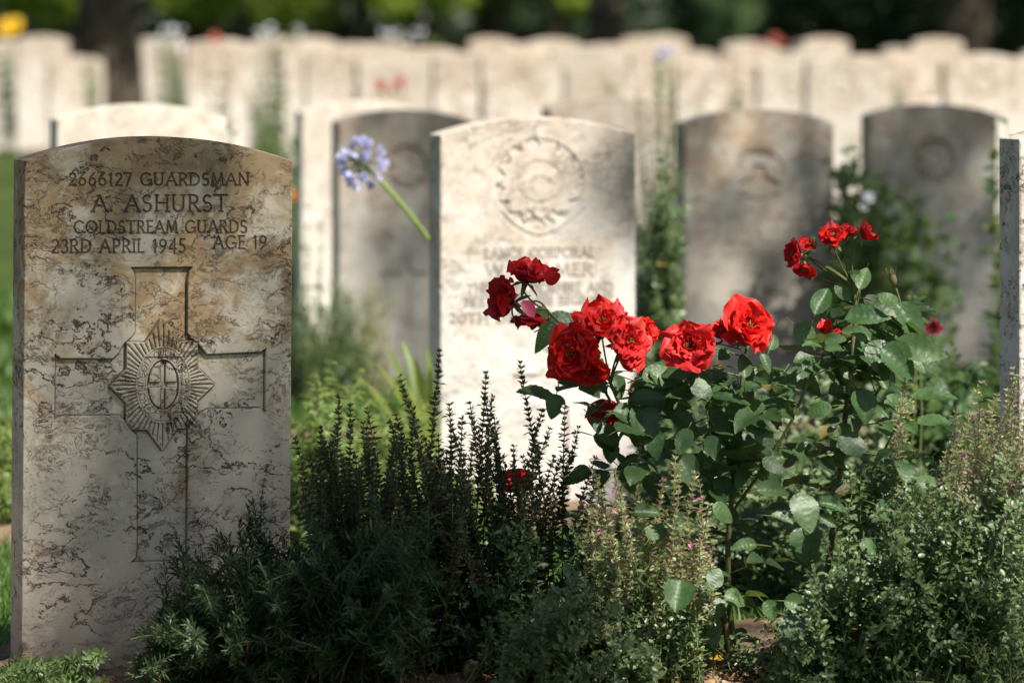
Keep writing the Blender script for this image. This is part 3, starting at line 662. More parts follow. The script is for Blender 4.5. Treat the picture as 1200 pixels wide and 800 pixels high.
# ------------------------------------------------------------------ the tree beside the camera whose boughs shade the nearest stones
def bough_tree():
    base = np.array((8.6, 4.2, 0.)); e = thing('shade_tree', 'spreading tree just outside the photo whose boughs throw dappled shade on the headstones', 'tree', base)
    m = MB(); zz = np.linspace(-.2, 9, 14); pts = np.stack((.1*np.sin(zz*.6), .1*np.cos(zz*.5)-.1, zz), 1); m.tube(pts, .34*(1.1-.07*zz)+.2*np.exp(-(zz+.2)*3), k=16)
    lf = MB()
    for (e1, e2, t, r1, r2, n) in BOUGHS:
        c = E1*e1+E2*e2+SUN*t; cl = c-base
        s0 = np.array((0, 0, min(8.5, max(3.5, cl[2]*.62)))); mid = (s0+cl)/2+np.array((0, 0, .5))
        q = np.array([(1-u)**2*s0+2*u*(1-u)*mid+u*u*cl for u in np.linspace(0, 1, 12)]); m.tube(q, .11, .012, 7)
        k = max(6, int(6*(r1+r2)))
        for _ in range(k):
            o = E1*random.uniform(-r1, r1)*.85+E2*random.uniform(-r2, r2)*.85+SUN*random.uniform(-.2, .2)
            m.tube(np.array([cl*.93+q[8]*.07, cl+o*.5+rng.normal(0, .03, 3), cl+o]), .008, .003, 4)
        a = rng.uniform(0, 2*PI, n); rr = np.sqrt(rng.uniform(0, 1, n))
        p = cl+(rr*np.cos(a))[:, None]*E1*r1+(rr*np.sin(a))[:, None]*E2*r2+rng.normal(0, .16, n)[:, None]*SUN
        leaves(lf, t_oval(.62, .15), p, norm(rv(n)+np.array((0, 0, -.3))), norm(rv(n, .5)+np.array((0, 0, 1.))), rng.uniform(.05, .085, n))
    # the rest of the crown
    for c, r, n in (((2.2, -1.8, 9.2), 1.6, 3000), ((3.6, .2, 8.6), 1.7, 3000), ((1.2, -3.0, 8.2), 1.3, 2200), ((3.0, -3.4, 10), 1.5, 2500)):
        blob(n, c, (r, r, r*.7), .1, mb=lf, shell=.1)
        m.tube(np.array([pts[9], np.array(c)*.5+pts[10]*.5, c]), .12, .03, 7)
    m.build('trunk', bark, e, smooth=True); lf.build('crown', lf_mid, e)
bough_tree()
# ------------------------------------------------------------------ materials of the plants
m_stem_g = leafmat('green_stem', (.10, .14, .05), (.18, .20, .08), .05)
m_stem_b = plainmat('woody_stem', (.10, .07, .045), (.20, .15, .09), 60, .8, .5, .002)
m_cane = plainmat('rose_cane', (.075, .10, .035), (.17, .17, .07), 40, .6, .4, .002)
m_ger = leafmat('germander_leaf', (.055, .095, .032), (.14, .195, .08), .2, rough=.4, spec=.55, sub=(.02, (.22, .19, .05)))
m_gerd = leafmat('shaded_herb_leaf', (.018, .045, .014), (.042, .08, .026), .2, rough=.45, spec=.35, sub=(.02, (.14, .11, .05)))  # leaf colour darkened to paint in the shade on hyssop and shaded germander
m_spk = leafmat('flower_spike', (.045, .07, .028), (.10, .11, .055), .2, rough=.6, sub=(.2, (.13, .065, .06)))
m_spkl = leafmat('sunlit_spike', (.24, .30, .12), (.46, .44, .24), .3, rough=.7, sub=(.2, (.40, .22, .28)))  # brighter copy of the spike colour, sunlight painted in
m_pink = leafmat('pink_bloom', (.45, .08, .32), (.6, .18, .45), .35, tc=(.8, .3, .6))
m_ros = leafmat('rose_leaf', (.026, .070, .020), (.065, .125, .040), .25, tc=(.30, .44, .06), rough=.46, spec=.5, vein=1, dust=.35, sub=(.03, (.16, .13, .04)))
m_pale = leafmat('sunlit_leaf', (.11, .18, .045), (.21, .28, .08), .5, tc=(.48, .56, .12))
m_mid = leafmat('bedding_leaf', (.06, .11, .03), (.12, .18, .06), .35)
m_greyg = leafmat('grey_green_leaf', (.14, .17, .09), (.22, .25, .13), .3)
# ------------------------------------------------------------------ stems with leaves
def bez(a, b, bow, n): 
    a = np.asarray(a, float); b = np.asarray(b, float); m = (a+b)/2+np.asarray(bow, float)
    t = np.linspace(0, 1, n)[:, None]; return (1-t)**2*a+2*t*(1-t)*m+t*t*b
def along(p, s0, s1, ds):
    """points and tangents every ds metres between the fractions s0 and s1 of a polyline"""
    d = np.linalg.norm(np.diff(p, axis=0), axis=1); L = np.concatenate(([0], np.cumsum(d)))
    s = np.arange(L[-1]*s0, L[-1]*s1, ds); q = np.stack([np.interp(s, L, p[:, i]) for i in range(3)], 1)
    q2 = np.stack([np.interp(s+.001, L, p[:, i]) for i in range(3)], 1); q1 = np.stack([np.interp(s-.001, L, p[:, i]) for i in range(3)], 1)
    return q, norm(q2-q1+1e-9), s/L[-1]
class Herb:
    def __init__(s): s.st = MB(); s.lf = MB(); s.sp = MB(); s.fl = MB()
    def whorls(s, mb, tpl, q, T, per, L, up=.5, jit=.25, wf=None, droop=0.):
        n = len(q)
        if n == 0: return
        L = np.broadcast_to(np.asarray(L, float), (n,))
        a0 = np.cumsum(np.full(n, PI/per))+random.uniform(0, 6)+rng.normal(0, .15, n)
        ref = norm(np.cross(T, np.array((.31, .9, .2)))); ref2 = np.cross(T, ref)
        for k in range(per):
            a = a0+2*PI*k/per+rng.normal(0, .2, n)
            R = ref*np.cos(a)[:, None]+ref2*np.sin(a)[:, None]
            D = norm(R+T*up+rv(n, jit)); N = T-D*np.sum(T*D, 1)[:, None]+rv(n, jit*.8)
            leaves(mb, tpl, q+R*.001, D, N, L*rng.uniform(.6, 1.25, n), wf)
    def spike(s, p, f=.45, ds=.0075, L=.0085, per=6, leafL=.014, lds=.012, tpl=None, r=.0014, pink=.0, ltpl=None, low=.12):
        """one flowering stem: whorls of small bracts above, leaf pairs below"""
        s.st.tube(p, r, r*.45, 4)
        q, T, t = along(p, 1-f, 1.0, ds)
        k = np.sin(np.clip((1-t)/f, 0, 1)*PI*.5)**.35
        s.whorls(s.sp, tpl or t_fold(.5, .0, .3), q, T, per, L*(.55+.5*k), up=.9, jit=.3)
        s.whorls(s.sp, t_fold(.55, .1, .2), q[::2], T[::2], 2, L*1.35*(.5+.5*k[::2]), up=.35, jit=.25)
        q2, T2, t2 = along(p, low, 1-f*.9, lds)
        s.whorls(s.lf, ltpl or t_oval(.5, .15, .2), q2, T2, 2, leafL*(1.15-.45*t2), up=.45)
        if pink:
            i = np.nonzero(rng.random(len(q)) < pink)[0]
            if len(i): s.whorls(s.fl, t_oval(.8, .5, .3), q[i]+rv(len(i), .002), T[i], 2, .0075, up=.3)
    def leafy(s, p, L=.013, ds=.011, low=.3, tpl=None, side=3, sl=.05, r=.0013, up=.5, per=2):
        s.st.tube(p, r, r*.4, 4)
        tpl = tpl or t_oval(.62, .2, .2)
        q, T, t = along(p, low, 1.0, ds); s.whorls(s.lf, tpl, q, T, per, L*(1.1-.5*t**3), up=up)
        if side:
            n = len(q)
            for i in np.linspace(n*.15, n*.85, side).astype(int):
                if n < 3: break
                d = norm(T[i]+norm(rv(1))[0]*.9); e = bez(q[i], q[i]+d*sl*random.uniform(.6, 1.2), (0, 0, .004), 5); s.st.tube(e, r*.6, r*.3, 3)
                q2, T2, t2 = along(e, .1, 1.0, ds*.8); s.whorls(s.lf, tpl, q2, T2, per, L*.8*(1.1-.5*t2), up=up)
    def build(s, e, mats):
        off = np.array(e.location)
        nsp = sum(len(f) for x in s.sp.f.values() for f in x)
        for mb, nm, m in ((s.st, 'stem', mats[0]), (s.lf, 'foliage', mats[1]), (s.sp, 'flower_spike', mats[2])):
            if not mb.v: continue
            if mb is s.sp and s.fl.v:   # the few open pink blooms sit in the spikes
                o = mb.build(nm, m, e, off=off); me = o.data; n0 = len(me.vertices)
                f2 = [np.concatenate(x)+n0 for x in s.fl.f.values()]
                v = np.concatenate((np.concatenate(mb.v), np.concatenate(s.fl.v)))-off.astype(np.float32)
                fa = [np.concatenate(x) for x in mb.f.values()]; na = sum(len(f) for f in fa)
                m2 = mesh(nm, v, fa+f2); m2.materials.append(m); m2.materials.append(mats[3])
                mi = np.zeros(len(m2.polygons), np.int32); mi[na:] = 1; m2.polygons.foreach_set('material_index', mi); o.data = m2
            else: mb.build(nm, m, e, off=off)
def ground(p): return np.array((p[0], p[1], float(terr(p[0], p[1]))))
def herb_plant(name, label, cat, base_px, Yb, spikes=(), leafy=(), mats=None, rad=.05, lk={}, sk={}, group=None, bowk=.0):
    """base_px: foot of the plant; spikes / leafy: tip pixels (x, y[, depth])"""
    X = (base_px-600)/F*Yb; b = np.array((X, Yb, float(terr(X, Yb)))); e = thing(name, label, cat, b, 0, group); H = Herb()
    for kind, tips in (('s', spikes), ('l', leafy)):
        for tp in tips:
            Y = tp[2] if len(tp) > 2 else Yb+random.uniform(-.12, .1)
            t = P(tp[0], tp[1], Y); a = random.uniform(0, 6.28); r = rad*math.sqrt(random.random())*1.3
            bb = b+np.array((r*math.cos(a), r*math.sin(a)*.8, 0))
            bb[:2] += (t[:2]-b[:2])*.25
            bow = (-(t-bb)[0]*.18+random.gauss(0, .006), -(t-bb)[1]*.2, abs(t[0]-bb[0])*.12)
            p = bez(bb, t, bow, 12)+np.concatenate((np.zeros((1, 3)), np.cumsum(rng.normal(0, .0011, (11, 3)), 0)))
            if kind == 's':
                H.spike(p, **sk)
                if len(spikes) <= 12:
                    H.sp.build('flower_spike', mats[2], e, off=b); H.sp = MB(); H.fl = MB()
            else: H.leafy(p, **lk)
    H.build(e, mats); return e
def fill(n, x0, x1, top, bot, Y0, Y1, bias=.7):
    """tip positions under the outline `top` [(x, y)...]"""
    o = []
    tx = [a for a, b in top]; ty = [b for a, b in top]
    for _ in range(n):
        x = random.uniform(x0, x1); yt = float(np.interp(x, tx, ty))+14*math.sin(x*.09+n)+(-random.expovariate(1/16.) if random.random() < .35 else random.uniform(0, 22)); u = random.random()**(1/bias) if bias else random.random()
        o.append((x, yt+(bot-yt)*u, random.uniform(Y0, Y1)))
    return o
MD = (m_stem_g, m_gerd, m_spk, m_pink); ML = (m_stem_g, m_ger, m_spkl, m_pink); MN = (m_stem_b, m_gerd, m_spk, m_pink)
need = t_needle(.2, .12)
# rosemary-like clumps against the Guardsman stone
top1 = [(165, 760), (185, 715), (205, 685), (240, 655), (265, 660), (290, 640), (330, 640), (360, 630)]
lkN = dict(L=.022, ds=.0044, low=.45, tpl=need, side=4, sl=.045, r=.0015, up=.75, per=2)
herb_plant('hyssop', 'dark needle-leaved bush overlapping the foot of the Guardsman stone', 'shrub', 262, 6.93, leafy=[(200, 690), (222, 672), (243, 662), (262, 668), (285, 640), (180, 735), (300, 655), (320, 640)]+fill(85, 172, 345, top1, 800, 6.72, 7.02, .8), mats=MN, rad=.08, lk=lkN)
herb_plant('hyssop', 'dark upright shoot with a dense leafy tip standing before the Guardsman stone edge', 'shrub', 318, 6.97, leafy=[(296, 598, 6.95), (289, 612, 6.94), (303, 610, 6.96), (284, 628, 6.95), (312, 628, 6.95), (297, 640, 6.93), (320, 650, 6.93), (275, 645, 6.94)], spikes=[(308, 560, 6.99)], mats=MD, rad=.03, lk=lkN, sk=dict(f=.5, ds=.009, L=.007, per=4, leafL=.012))
top2 = [(330, 640), (380, 620), (430, 600), (470, 610), (520, 600)]
herb_plant('hyssop', 'black-green bush in full shade below the purple-tipped stems', 'shrub', 405, 6.9, leafy=fill(110, 325, 500, top2, 800, 6.7, 7.0, .7), mats=MN, rad=.09, lk=dict(lkN, L=.025, ds=.006))
# purple-tipped spikes, in shade, against the bright planting behind
skD = dict(f=.42, ds=.0075, L=.0098, per=6, leafL=.015, lds=.010, pink=.012)
t1 = [(345, 518), (360, 532), (372, 545), (397, 462), (410, 476), (426, 478), (392, 500), (384, 520), (440, 520), (402, 540), (430, 545), (353, 560), (368, 580), (412, 560), (455, 550), (390, 575), (436, 585), (345, 590)]
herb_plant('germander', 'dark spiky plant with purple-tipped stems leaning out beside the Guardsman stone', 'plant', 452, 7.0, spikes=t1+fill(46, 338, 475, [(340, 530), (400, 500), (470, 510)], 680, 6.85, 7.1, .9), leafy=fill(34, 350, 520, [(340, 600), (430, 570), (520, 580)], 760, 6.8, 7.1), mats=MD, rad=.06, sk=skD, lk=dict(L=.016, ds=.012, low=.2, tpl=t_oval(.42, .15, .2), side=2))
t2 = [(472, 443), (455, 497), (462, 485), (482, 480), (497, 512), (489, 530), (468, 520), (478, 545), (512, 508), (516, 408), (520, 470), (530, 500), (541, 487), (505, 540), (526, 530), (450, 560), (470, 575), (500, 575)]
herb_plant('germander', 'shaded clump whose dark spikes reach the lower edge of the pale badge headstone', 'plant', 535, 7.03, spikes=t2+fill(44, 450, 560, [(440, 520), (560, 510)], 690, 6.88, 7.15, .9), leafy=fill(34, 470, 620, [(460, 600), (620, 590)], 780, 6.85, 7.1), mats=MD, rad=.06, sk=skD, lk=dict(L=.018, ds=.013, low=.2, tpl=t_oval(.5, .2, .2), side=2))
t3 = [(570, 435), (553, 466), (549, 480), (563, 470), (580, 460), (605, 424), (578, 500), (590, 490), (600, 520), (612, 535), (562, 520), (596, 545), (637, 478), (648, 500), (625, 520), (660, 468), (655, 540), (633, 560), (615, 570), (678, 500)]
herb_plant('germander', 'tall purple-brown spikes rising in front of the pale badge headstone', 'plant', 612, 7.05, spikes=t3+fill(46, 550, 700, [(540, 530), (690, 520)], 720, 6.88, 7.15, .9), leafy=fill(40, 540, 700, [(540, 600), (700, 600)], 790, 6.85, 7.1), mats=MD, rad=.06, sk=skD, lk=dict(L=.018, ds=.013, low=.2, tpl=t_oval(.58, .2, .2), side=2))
# sunlit germander below the big rose cluster
skL = dict(f=.5, ds=.0078, L=.0095, per=6, leafL=.014, lds=.010, pink=.05)
t4 = [(690, 548), (698, 560), (720, 545), (734, 565), (728, 590), (745, 552), (752, 520), (705, 585), (715, 610), (740, 600), (690, 600), (760, 585), (700, 640), (722, 640), (745, 628)]
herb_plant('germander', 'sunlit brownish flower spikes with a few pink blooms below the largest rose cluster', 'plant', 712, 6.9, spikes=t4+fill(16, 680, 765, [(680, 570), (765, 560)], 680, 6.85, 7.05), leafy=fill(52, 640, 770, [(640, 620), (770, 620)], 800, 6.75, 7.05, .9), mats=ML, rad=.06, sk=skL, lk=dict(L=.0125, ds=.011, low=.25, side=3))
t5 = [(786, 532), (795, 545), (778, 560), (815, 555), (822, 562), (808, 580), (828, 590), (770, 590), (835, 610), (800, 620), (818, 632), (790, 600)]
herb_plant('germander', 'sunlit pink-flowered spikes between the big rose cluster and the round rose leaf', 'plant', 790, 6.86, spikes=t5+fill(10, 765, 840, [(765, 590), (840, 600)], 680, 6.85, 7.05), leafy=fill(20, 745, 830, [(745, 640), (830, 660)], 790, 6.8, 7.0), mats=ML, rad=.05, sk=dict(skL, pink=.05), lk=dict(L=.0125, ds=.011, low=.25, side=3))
herb_plant('oregano', 'low leafy clump with brown seed heads along the bottom edge beside the mossy stone', 'plant', 640, 6.85, leafy=fill(72, 585, 765, [(585, 720), (620, 690), (660, 660), (700, 690), (760, 710)], 810, 6.65, 6.98, .8), spikes=[(628, 735), (640, 712), (646, 740), (668, 735), (655, 760), (730, 735), (740, 750), (722, 765)], mats=ML, rad=.1, sk=dict(f=.2, ds=.005, L=.007, per=6, leafL=.012), lk=dict(L=.0135, ds=.0095, low=.4, side=3))
herb_plant('oregano', 'lone small sprig sprouting from bare soil under the roses', 'plant', 872, 7.0, leafy=[(868, 742), (872, 750), (862, 755), (880, 752), (876, 765), (858, 768), (885, 768)], mats=ML, rad=.01, lk=dict(L=.0125, ds=.008, low=.3, side=1, sl=.02))
# the big lit mass at the right
topR = [(880, 790), (940, 700), (980, 640), (1010, 590), (1060, 560), (1100, 560), (1150, 560), (1215, 540)]
lkR = dict(L=.0148, ds=.0100, low=.3, side=4, sl=.05)
herb_plant('oregano', 'small-leaved green mound at the foot of the tall rose canes', 'plant', 985, 6.95, leafy=[(1003, 548), (1040, 535), (1064, 520), (1010, 560), (990, 600), (1030, 560)]+fill(115, 905, 1060, topR, 810, 6.72, 7.0, .9), mats=ML, rad=.1, lk=lkR)
herb_plant('oregano', 'dense small-leaved mass filling the bottom corner opposite the Guardsman stone', 'plant', 1120, 6.9, leafy=fill(175, 1030, 1225, topR, 810, 6.7, 7.0, .85), mats=ML, rad=.14, lk=lkR)
t6 = [(1062, 438), (1066, 455), (1058, 462), (1070, 470), (1055, 500)]
herb_plant('germander', 'single brown flower stalk rising through the dusty rose leaves', 'plant', 1020, 6.99, spikes=t6, leafy=[(1046, 540), (1070, 525), (1030, 560)], mats=ML, rad=.03, sk=dict(skL, f=.3, pink=.0), lk=lkR)
t7 = [(1120, 478), (1117, 500), (1148, 448), (1145, 470), (1138, 490), (1152, 500), (1170, 465), (1176, 480), (1165, 500), (1182, 455), (1190, 430), (1196, 445), (1188, 475), (1200, 465), (1180, 510), (1160, 525), (1195, 505), (1205, 490), (1130, 525), (1145, 540), (1210, 520), (1185, 545), (1112, 530)]
herb_plant('germander', 'leaning cluster of pinkish-brown flower spikes in front of the seamed headstone', 'plant', 1105, 7.0, spikes=t7+fill(44, 1105, 1220, [(1100, 540), (1150, 510), (1220, 490)], 640, 6.85, 7.1), leafy=fill(30, 1060, 1200, topR, 700, 6.85, 7.05), mats=ML, rad=.06, sk=skL, lk=lkR)
# low pale clump in the bottom corner by the Guardsman stone
herb_plant('sedum', 'low fresh green clump at the base corner of the Guardsman stone', 'plant', 55, 6.93, leafy=fill(110, -10, 125, [(-10, 792), (40, 796), (90, 792), (120, 804)], 822, 6.8, 7.0, .8), mats=(m_stem_g, m_mid, m_spk, m_pink), rad=.12, lk=dict(L=.017, ds=.0042, low=.5, tpl=t_oval(.3, .1, .2), side=2, sl=.02, up=.8))
# ------------------------------------------------------------------ the rose
def petal(rad, wide, a0, a1, az, seed, n=10, ruff=.1):
    """one petal in flower space (axis +z): opens from angle a0 to a1 away from the axis"""
    r = random.Random(seed); m = 11; v = np.linspace(0, 1, n); ang = a0+(a1-a0)*v**1.2
    dr = np.sin(ang)*rad/(n-1); dz = np.cos(ang)*rad/(n-1); R = np.cumsum(dr)-dr[0]; Z = np.cumsum(dz)-dz[0]
    u = np.linspace(-1, 1, m); ph, ph2 = r.uniform(0, 6), r.uniform(0, 6); fr = r.uniform(2.2, 4.2)
    out = []
    for i in range(n):
        w = wide*(math.sin(PI*(.10+.78*v[i]**.8)))**.8
        notch = .06*math.cos(u[m//2]*3)
        for j in range(m):
            x = w*u[j]; e = v[i]**2.2
            ruf = ruff*rad*e*(math.sin(u[j]*fr+ph)+.5*math.sin(u[j]*fr*2.7+ph2)+.35*math.sin(v[i]*9+u[j]*5+ph))
            cup = .32*rad*(u[j]**2)*(.3+.7*(1-v[i]*.7))*math.cos(ang[i])**0
            edge = 1-(.10+.05*math.sin(ph))*abs(u[j])**2.5*v[i]+.05*v[i]*math.sin(u[j]*6+ph)
            # normal of the petal sheet, in the r-z plane
            nr, nz_ = -math.cos(ang[i]), math.sin(ang[i])
            rr = R[i]*edge+(ruf+cup*.55)*nr+.002; zz = Z[i]*edge+(ruf+cup*.55)*nz_
            out.append((rr, x, zz))
    o = np.array(out); c, s_ = math.cos(az), math.sin(az)
    o = np.stack((o[:, 0]*c-o[:, 1]*s_, o[:, 0]*s_+o[:, 1]*c, o[:, 2]), 1)
    i = np.arange(n*m).reshape(n, m); q = np.stack((i[:-1, :-1], i[:-1, 1:], i[1:, 1:], i[1:, :-1]), -1).reshape(-1, 4)
    return o, q
def redmat(name, a, b, back):
    t = NT(name); g = t.n('ShaderNodeNewGeometry'); v = t.n('ShaderNodeTexCoord').outputs['Object']
    c = t.mix(t.noise(v, 55, 4), a, b); c = t.mix(t.math('MULTIPLY', t.math('GREATER_THAN', g.outputs['Random Per Island'], .93), .45), c, back)
    bs = t.n('ShaderNodeBsdfPrincipled', ins={'Base Color': c, 'Roughness': .5, 'Specular IOR Level': .25, 'Sheen Weight': .15, 'Sheen Tint': (1, .2, .2, 1)})
    bm = t.n('ShaderNodeBump', ins={'Strength': .4, 'Distance': .0015, 'Height': t.noise(v, 140, 4, .6)}); t.link(bm.outputs[0], bs.inputs['Normal'])
    tr = t.n('ShaderNodeBsdfTranslucent', ins={0: (.8, .02, .02, 1)}); mx = t.n('ShaderNodeMixShader', ins={0: .2})
    t.link(bs.outputs[0], mx.inputs[1]); t.link(tr.outputs[0], mx.inputs[2]); t.link(mx.outputs[0], t.out.inputs[0]); return t.m
m_red = redmat('red_petal', (.68, .008, .008), (.85, .03, .018), (.85, .12, .16))
m_dred = redmat('dark_red_petal', (.40, .005, .010), (.58, .010, .014), (.55, .05, .10))
m_red2 = redmat('fading_red_petal', (.58, .010, .016), (.80, .05, .045), (.45, .10, .06))
m_yel = plainmat('stamen', (.45, .28, .06), (.25, .14, .04), 80, .7)
def frame(ax):
    ax = norm(np.array(ax, float)); a = norm(np.cross(ax, (0.1, .2, 1.) if abs(ax[2]) < .95 else (1., 0, 0))); return np.stack((a, np.cross(ax, a), ax), 0)
def flower(parent, off, c, R, ax, seed, n=26, ragged=0, mat=None, opened=1.0, stem_to=None, spread=None, label=None, cal=True):
    """a double rose: c centre, R radius, ax the way it faces"""
    r = random.Random(seed); M = frame(ax); mb = MB()
    golden = 2.39996
    for k in range(n):
        f = k/(n-1)                       # 0 inner, 1 outer
        if ragged and r.random() < ragged and f > .3: continue
        a0 = .05+.5*f*opened; a1 = (.25+1.5*f*opened)*r.uniform(.85, 1.12)
        if spread: a1 = min(a1, spread)
        v, q = petal(R*(.55+.55*f)*r.uniform(.78, 1.14), R*(.34+.34*f)*r.uniform(.8, 1.25), a0, a1, k*golden+r.uniform(-.3, .3), seed*100+k, ruff=.09+.08*f)
        v[:, 2] -= R*.28
        mb.add(v@M+c-off, [q])
    o = mb.build('rose_flower', mat or m_red, parent, smooth=True)
    if label: o['label'] = label
    st = MB(); q = np.array(c)+M[2]*R*.02-off
    for _ in range(22):
        d = norm(M[2]+rng.normal(0, .45, 3)); st.tube(np.array([q-M[2]*R*.2, q+d*R*.25]), .0005, .0008, 3)
    st.build('stamens', m_yel, o)
    if cal:
        cb = MB(); b = np.array(c)-M[2]*R*.3-off
        cb.tube(np.array([b-M[2]*.012, b-M[2]*.006, b, b+M[2]*.003]), [.0018, .004, .0045, .003], None, 8)
        for k in range(5):
            a = k*2*PI/5; D = norm(M[0]*math.cos(a)+M[1]*math.sin(a)-M[2]*.25); leaves(cb, t_oval(.28, .3, .3), [b], [D], [M[2]], R*.65)
        cb.build('calyx', m_stem_g, o)
    if stem_to is not None: canes.tube(bez(np.array(c)-M[2]*(R*.3+.012)-off, np.asarray(stem_to)-off, -M[2]*.01, 7), .0012, .0017, 5)
    return o
def rose_leaflets(lst, mb, off, Y0=7.0, cn=None):
    for k, (x, y, L, ang, w) in enumerate(lst):
        Y = Y0+random.uniform(-.06, .08)-(.16 if y > 585 else 0); a = math.radians(ang); Lm = L/F*Y*1.18
        D = np.array((math.cos(a), random.uniform(-.35, .15), math.sin(a))); N = norm(np.array((random.uniform(-.2, .5), -1, random.uniform(.35, .95))))
        if w < .42: N = norm(np.array((random.uniform(-.2, .4), -.45, 1.))); w_ = .62
        else: w_ = w
        c = P(x, y, Y); D = norm(D-N*np.dot(D, N)); b = c-D*Lm*.5-off
        leaves(mb, t_rose(min(.85, w_), random.uniform(.0, .5), random.uniform(-.1, .6), seed=k, bite=(k % 4 == 1)), [b], [D], [N], Lm)
        if cn is not None: cn.tube(np.array([b, b-D*.008+np.array((0, .003, -.002)), b-D*.02+np.array((0, .012, -.006))]), .0006, .0009, 4)
def compound(mb, cn, b, D, L, n=5, N=None):
    """a rose leaf: a stalk with paired leaflets and one at its end"""
    D = norm(np.array(D, float)); N = norm(np.array((0, -.4, 1.))+rng.normal(0, .3, 3)) if N is None else N; B = norm(np.cross(N, D))
    p = bez(b, b+D*L, (0, 0, L*.08), 6); cn.tube(p, .0011, .0006, 4)
    sz = L*.52
    jobs = [(p[-1], D, 1.1)]
    for i, f in enumerate((.55, .9)[:(n-1)//2] if n > 3 else (.75,)):
        q = p[int(f*5)]
        for s_ in (-1, 1): jobs.append((q, norm(B*s_+D*.45), .9 if i else .78))
    for q, d, k in jobs: leaves(mb, t_rose(random.uniform(.55, .75), random.uniform(.0, .55), random.uniform(.0, .55), seed=random.randint(0, 999), bite=random.random() < .25), [q+d*.002], [d+rng.normal(0, .12, 3)], [N+rng.normal(0, .22, 3)], sz*k*random.uniform(.85, 1.1))
def cane(pts, r0, r1, thorns=True):
    """pts: (x, y, depth)"""
    q = np.array([P(*a) for a in pts])-OFF; t = np.linspace(0, len(q)-1, len(q)*5); s_ = np.stack([np.interp(t, np.arange(len(q)), q[:, i]) for i in range(3)], 1)
    for _ in range(3): s_[1:-1] = (s_[:-2]+s_[1:-1]*2+s_[2:])/4
    canes.tube(s_, r0, r1, 7)
    if thorns:
        for i in range(4, len(s_)-2, 3):
            d = norm(rv(1))[0]*np.array((1, 1, .3)); d = norm(d); canes.tube(np.array([s_[i], s_[i]+d*.007+np.array((0, 0, -.001))]), .0013, .0002, 4)
    return s_
# first bush: the canes with the three big clusters
OFF = P(862, 800, 7.05); OFF[2] = float(terr(OFF[0], OFF[1]))
rose = thing('rose_bush', 'rose bush with its big open red clusters, rooted in bare soil', 'rose bush', OFF)
canes = MB(); rl = MB()
c1 = cane([(866, 800, 7.06), (855, 720, 7.05), (852, 640, 7.03), (860, 560, 7.02), (864, 490, 7.0), (872, 425, 6.99), (876, 405, 6.98)], .0048, .0022)
c2 = cane([(862, 795, 7.05), (845, 700, 7.04), (800, 620, 7.04), (762, 550, 7.03), (738, 500, 7.02), (722, 465, 7.0), (712, 440, 7.0)], .0045, .0020)
c3 = cane([(766, 557, 7.033), (750, 525, 7.03), (715, 470, 7.05), (680, 405, 7.04), (652, 375, 7.02), (640, 362, 7.02)], .0024, .0014)
c4 = cane([(859, 572, 7.022), (860, 560, 7.02), (840, 500, 7.0), (826, 460, 6.99), (815, 430, 6.98)], .0026, .0018)
c5 = cane([(866, 800, 7.06), (835, 740, 7.0), (812, 690, 6.95), (802, 660, 6.93)], .0022, .0012)
c6 = cane([(858, 600, 7.02), (900, 540, 7.0), (930, 490, 6.98), (950, 440, 6.97), (972, 405, 6.97)], .0026, .0014)
CN = canes; canes = MB(); canes.tube(np.array([P(872, 806, 7.1), P(868, 780, 7.08), P(852, 745, 7.07), P(840, 715, 7.07)])-OFF, [.013, .012, .010, .007], None, 9); canes.build('old_stem', m_stem_b, rose, smooth=True); canes = MB()
canes.tube(np.array([P(880, 806, 7.1), P(905, 765, 7.08), P(925, 740, 7.06)])-OFF, [.007, .006, .003], None, 9); canes.build('old_stem', m_stem_b, rose, smooth=True); canes = CN
L1 = [(945, 394, 32, -50, .7), (953, 427, 28, 40, .6), (943, 446, 40, -25, .6), (911, 451, 28, -110, .8), (856, 461, 36, 10, .4), (843, 488, 42, -95, .62), (888, 523, 42, -50, .65), (893, 495, 34, 0, .35), (836, 547, 28, 10, .5), (908, 545, 28, -30, .6),
      (872, 427, 30, 80, .5), (898, 425, 22, -80, .5), (913, 475, 20, -60, .7), (761, 501, 56, -75, .6), (745, 498, 50, 70, .4), (801, 517, 32, -100, .55), (779, 531, 44, 60, .4), (758, 600, 28, 10, .6), (827, 570, 40, -60, .55), (826, 457, 20, 90, .7),
      (778, 440, 44, 20, .6), (811, 451, 30, -10, .5), (908, 574, 42, 30, .45), (945, 596, 41, -75, .72), (944, 638, 38, -85, .8), (917, 608, 24, 5, .3), (839, 676, 22, 60, .8), (825, 693, 24, -60, .8), (839, 710, 28, 30, .8), (862, 701, 24, -10, .8),
      (831, 738, 36, -75, .75), (932, 733, 34, 50, .85), (934, 707, 26, -10, .7), (903, 715, 22, -50, .8), (796, 612, 26, -30, .8), (771, 620, 28, 60, .7), (795, 698, 36, -100, .85), (826, 692, 24, -30, .8), (661, 376, 32, 10, .75), (640, 392, 32, -120, .55),
      (628, 462, 40, 195, .35), (650, 475, 24, -100, .8), (715, 530, 22, -90, .8), (700, 452, 24, -40, .6), (850, 600, 30, -20, .6), (872, 640, 26, 200, .6), (800, 575, 30, 200, .6), (775, 470, 34, 160, .6), (792, 430, 28, 150, .6), (846, 530, 30, 200, .6), (735, 560, 30, -60, .6), (905, 400, 22, 60, .6)]
L1 += [(random.uniform(745, 925), random.uniform(440, 575), random.uniform(24, 38), random.uniform(-110, 40), random.uniform(.5, .8)) for _ in range(34)]
L1 += [(random.uniform(700, 780), random.uniform(480, 530), random.uniform(22, 32), random.uniform(-120, 20), random.uniform(.5, .8)) for _ in range(6)]
rose_leaflets(L1, rl, OFF, 6.98, canes)
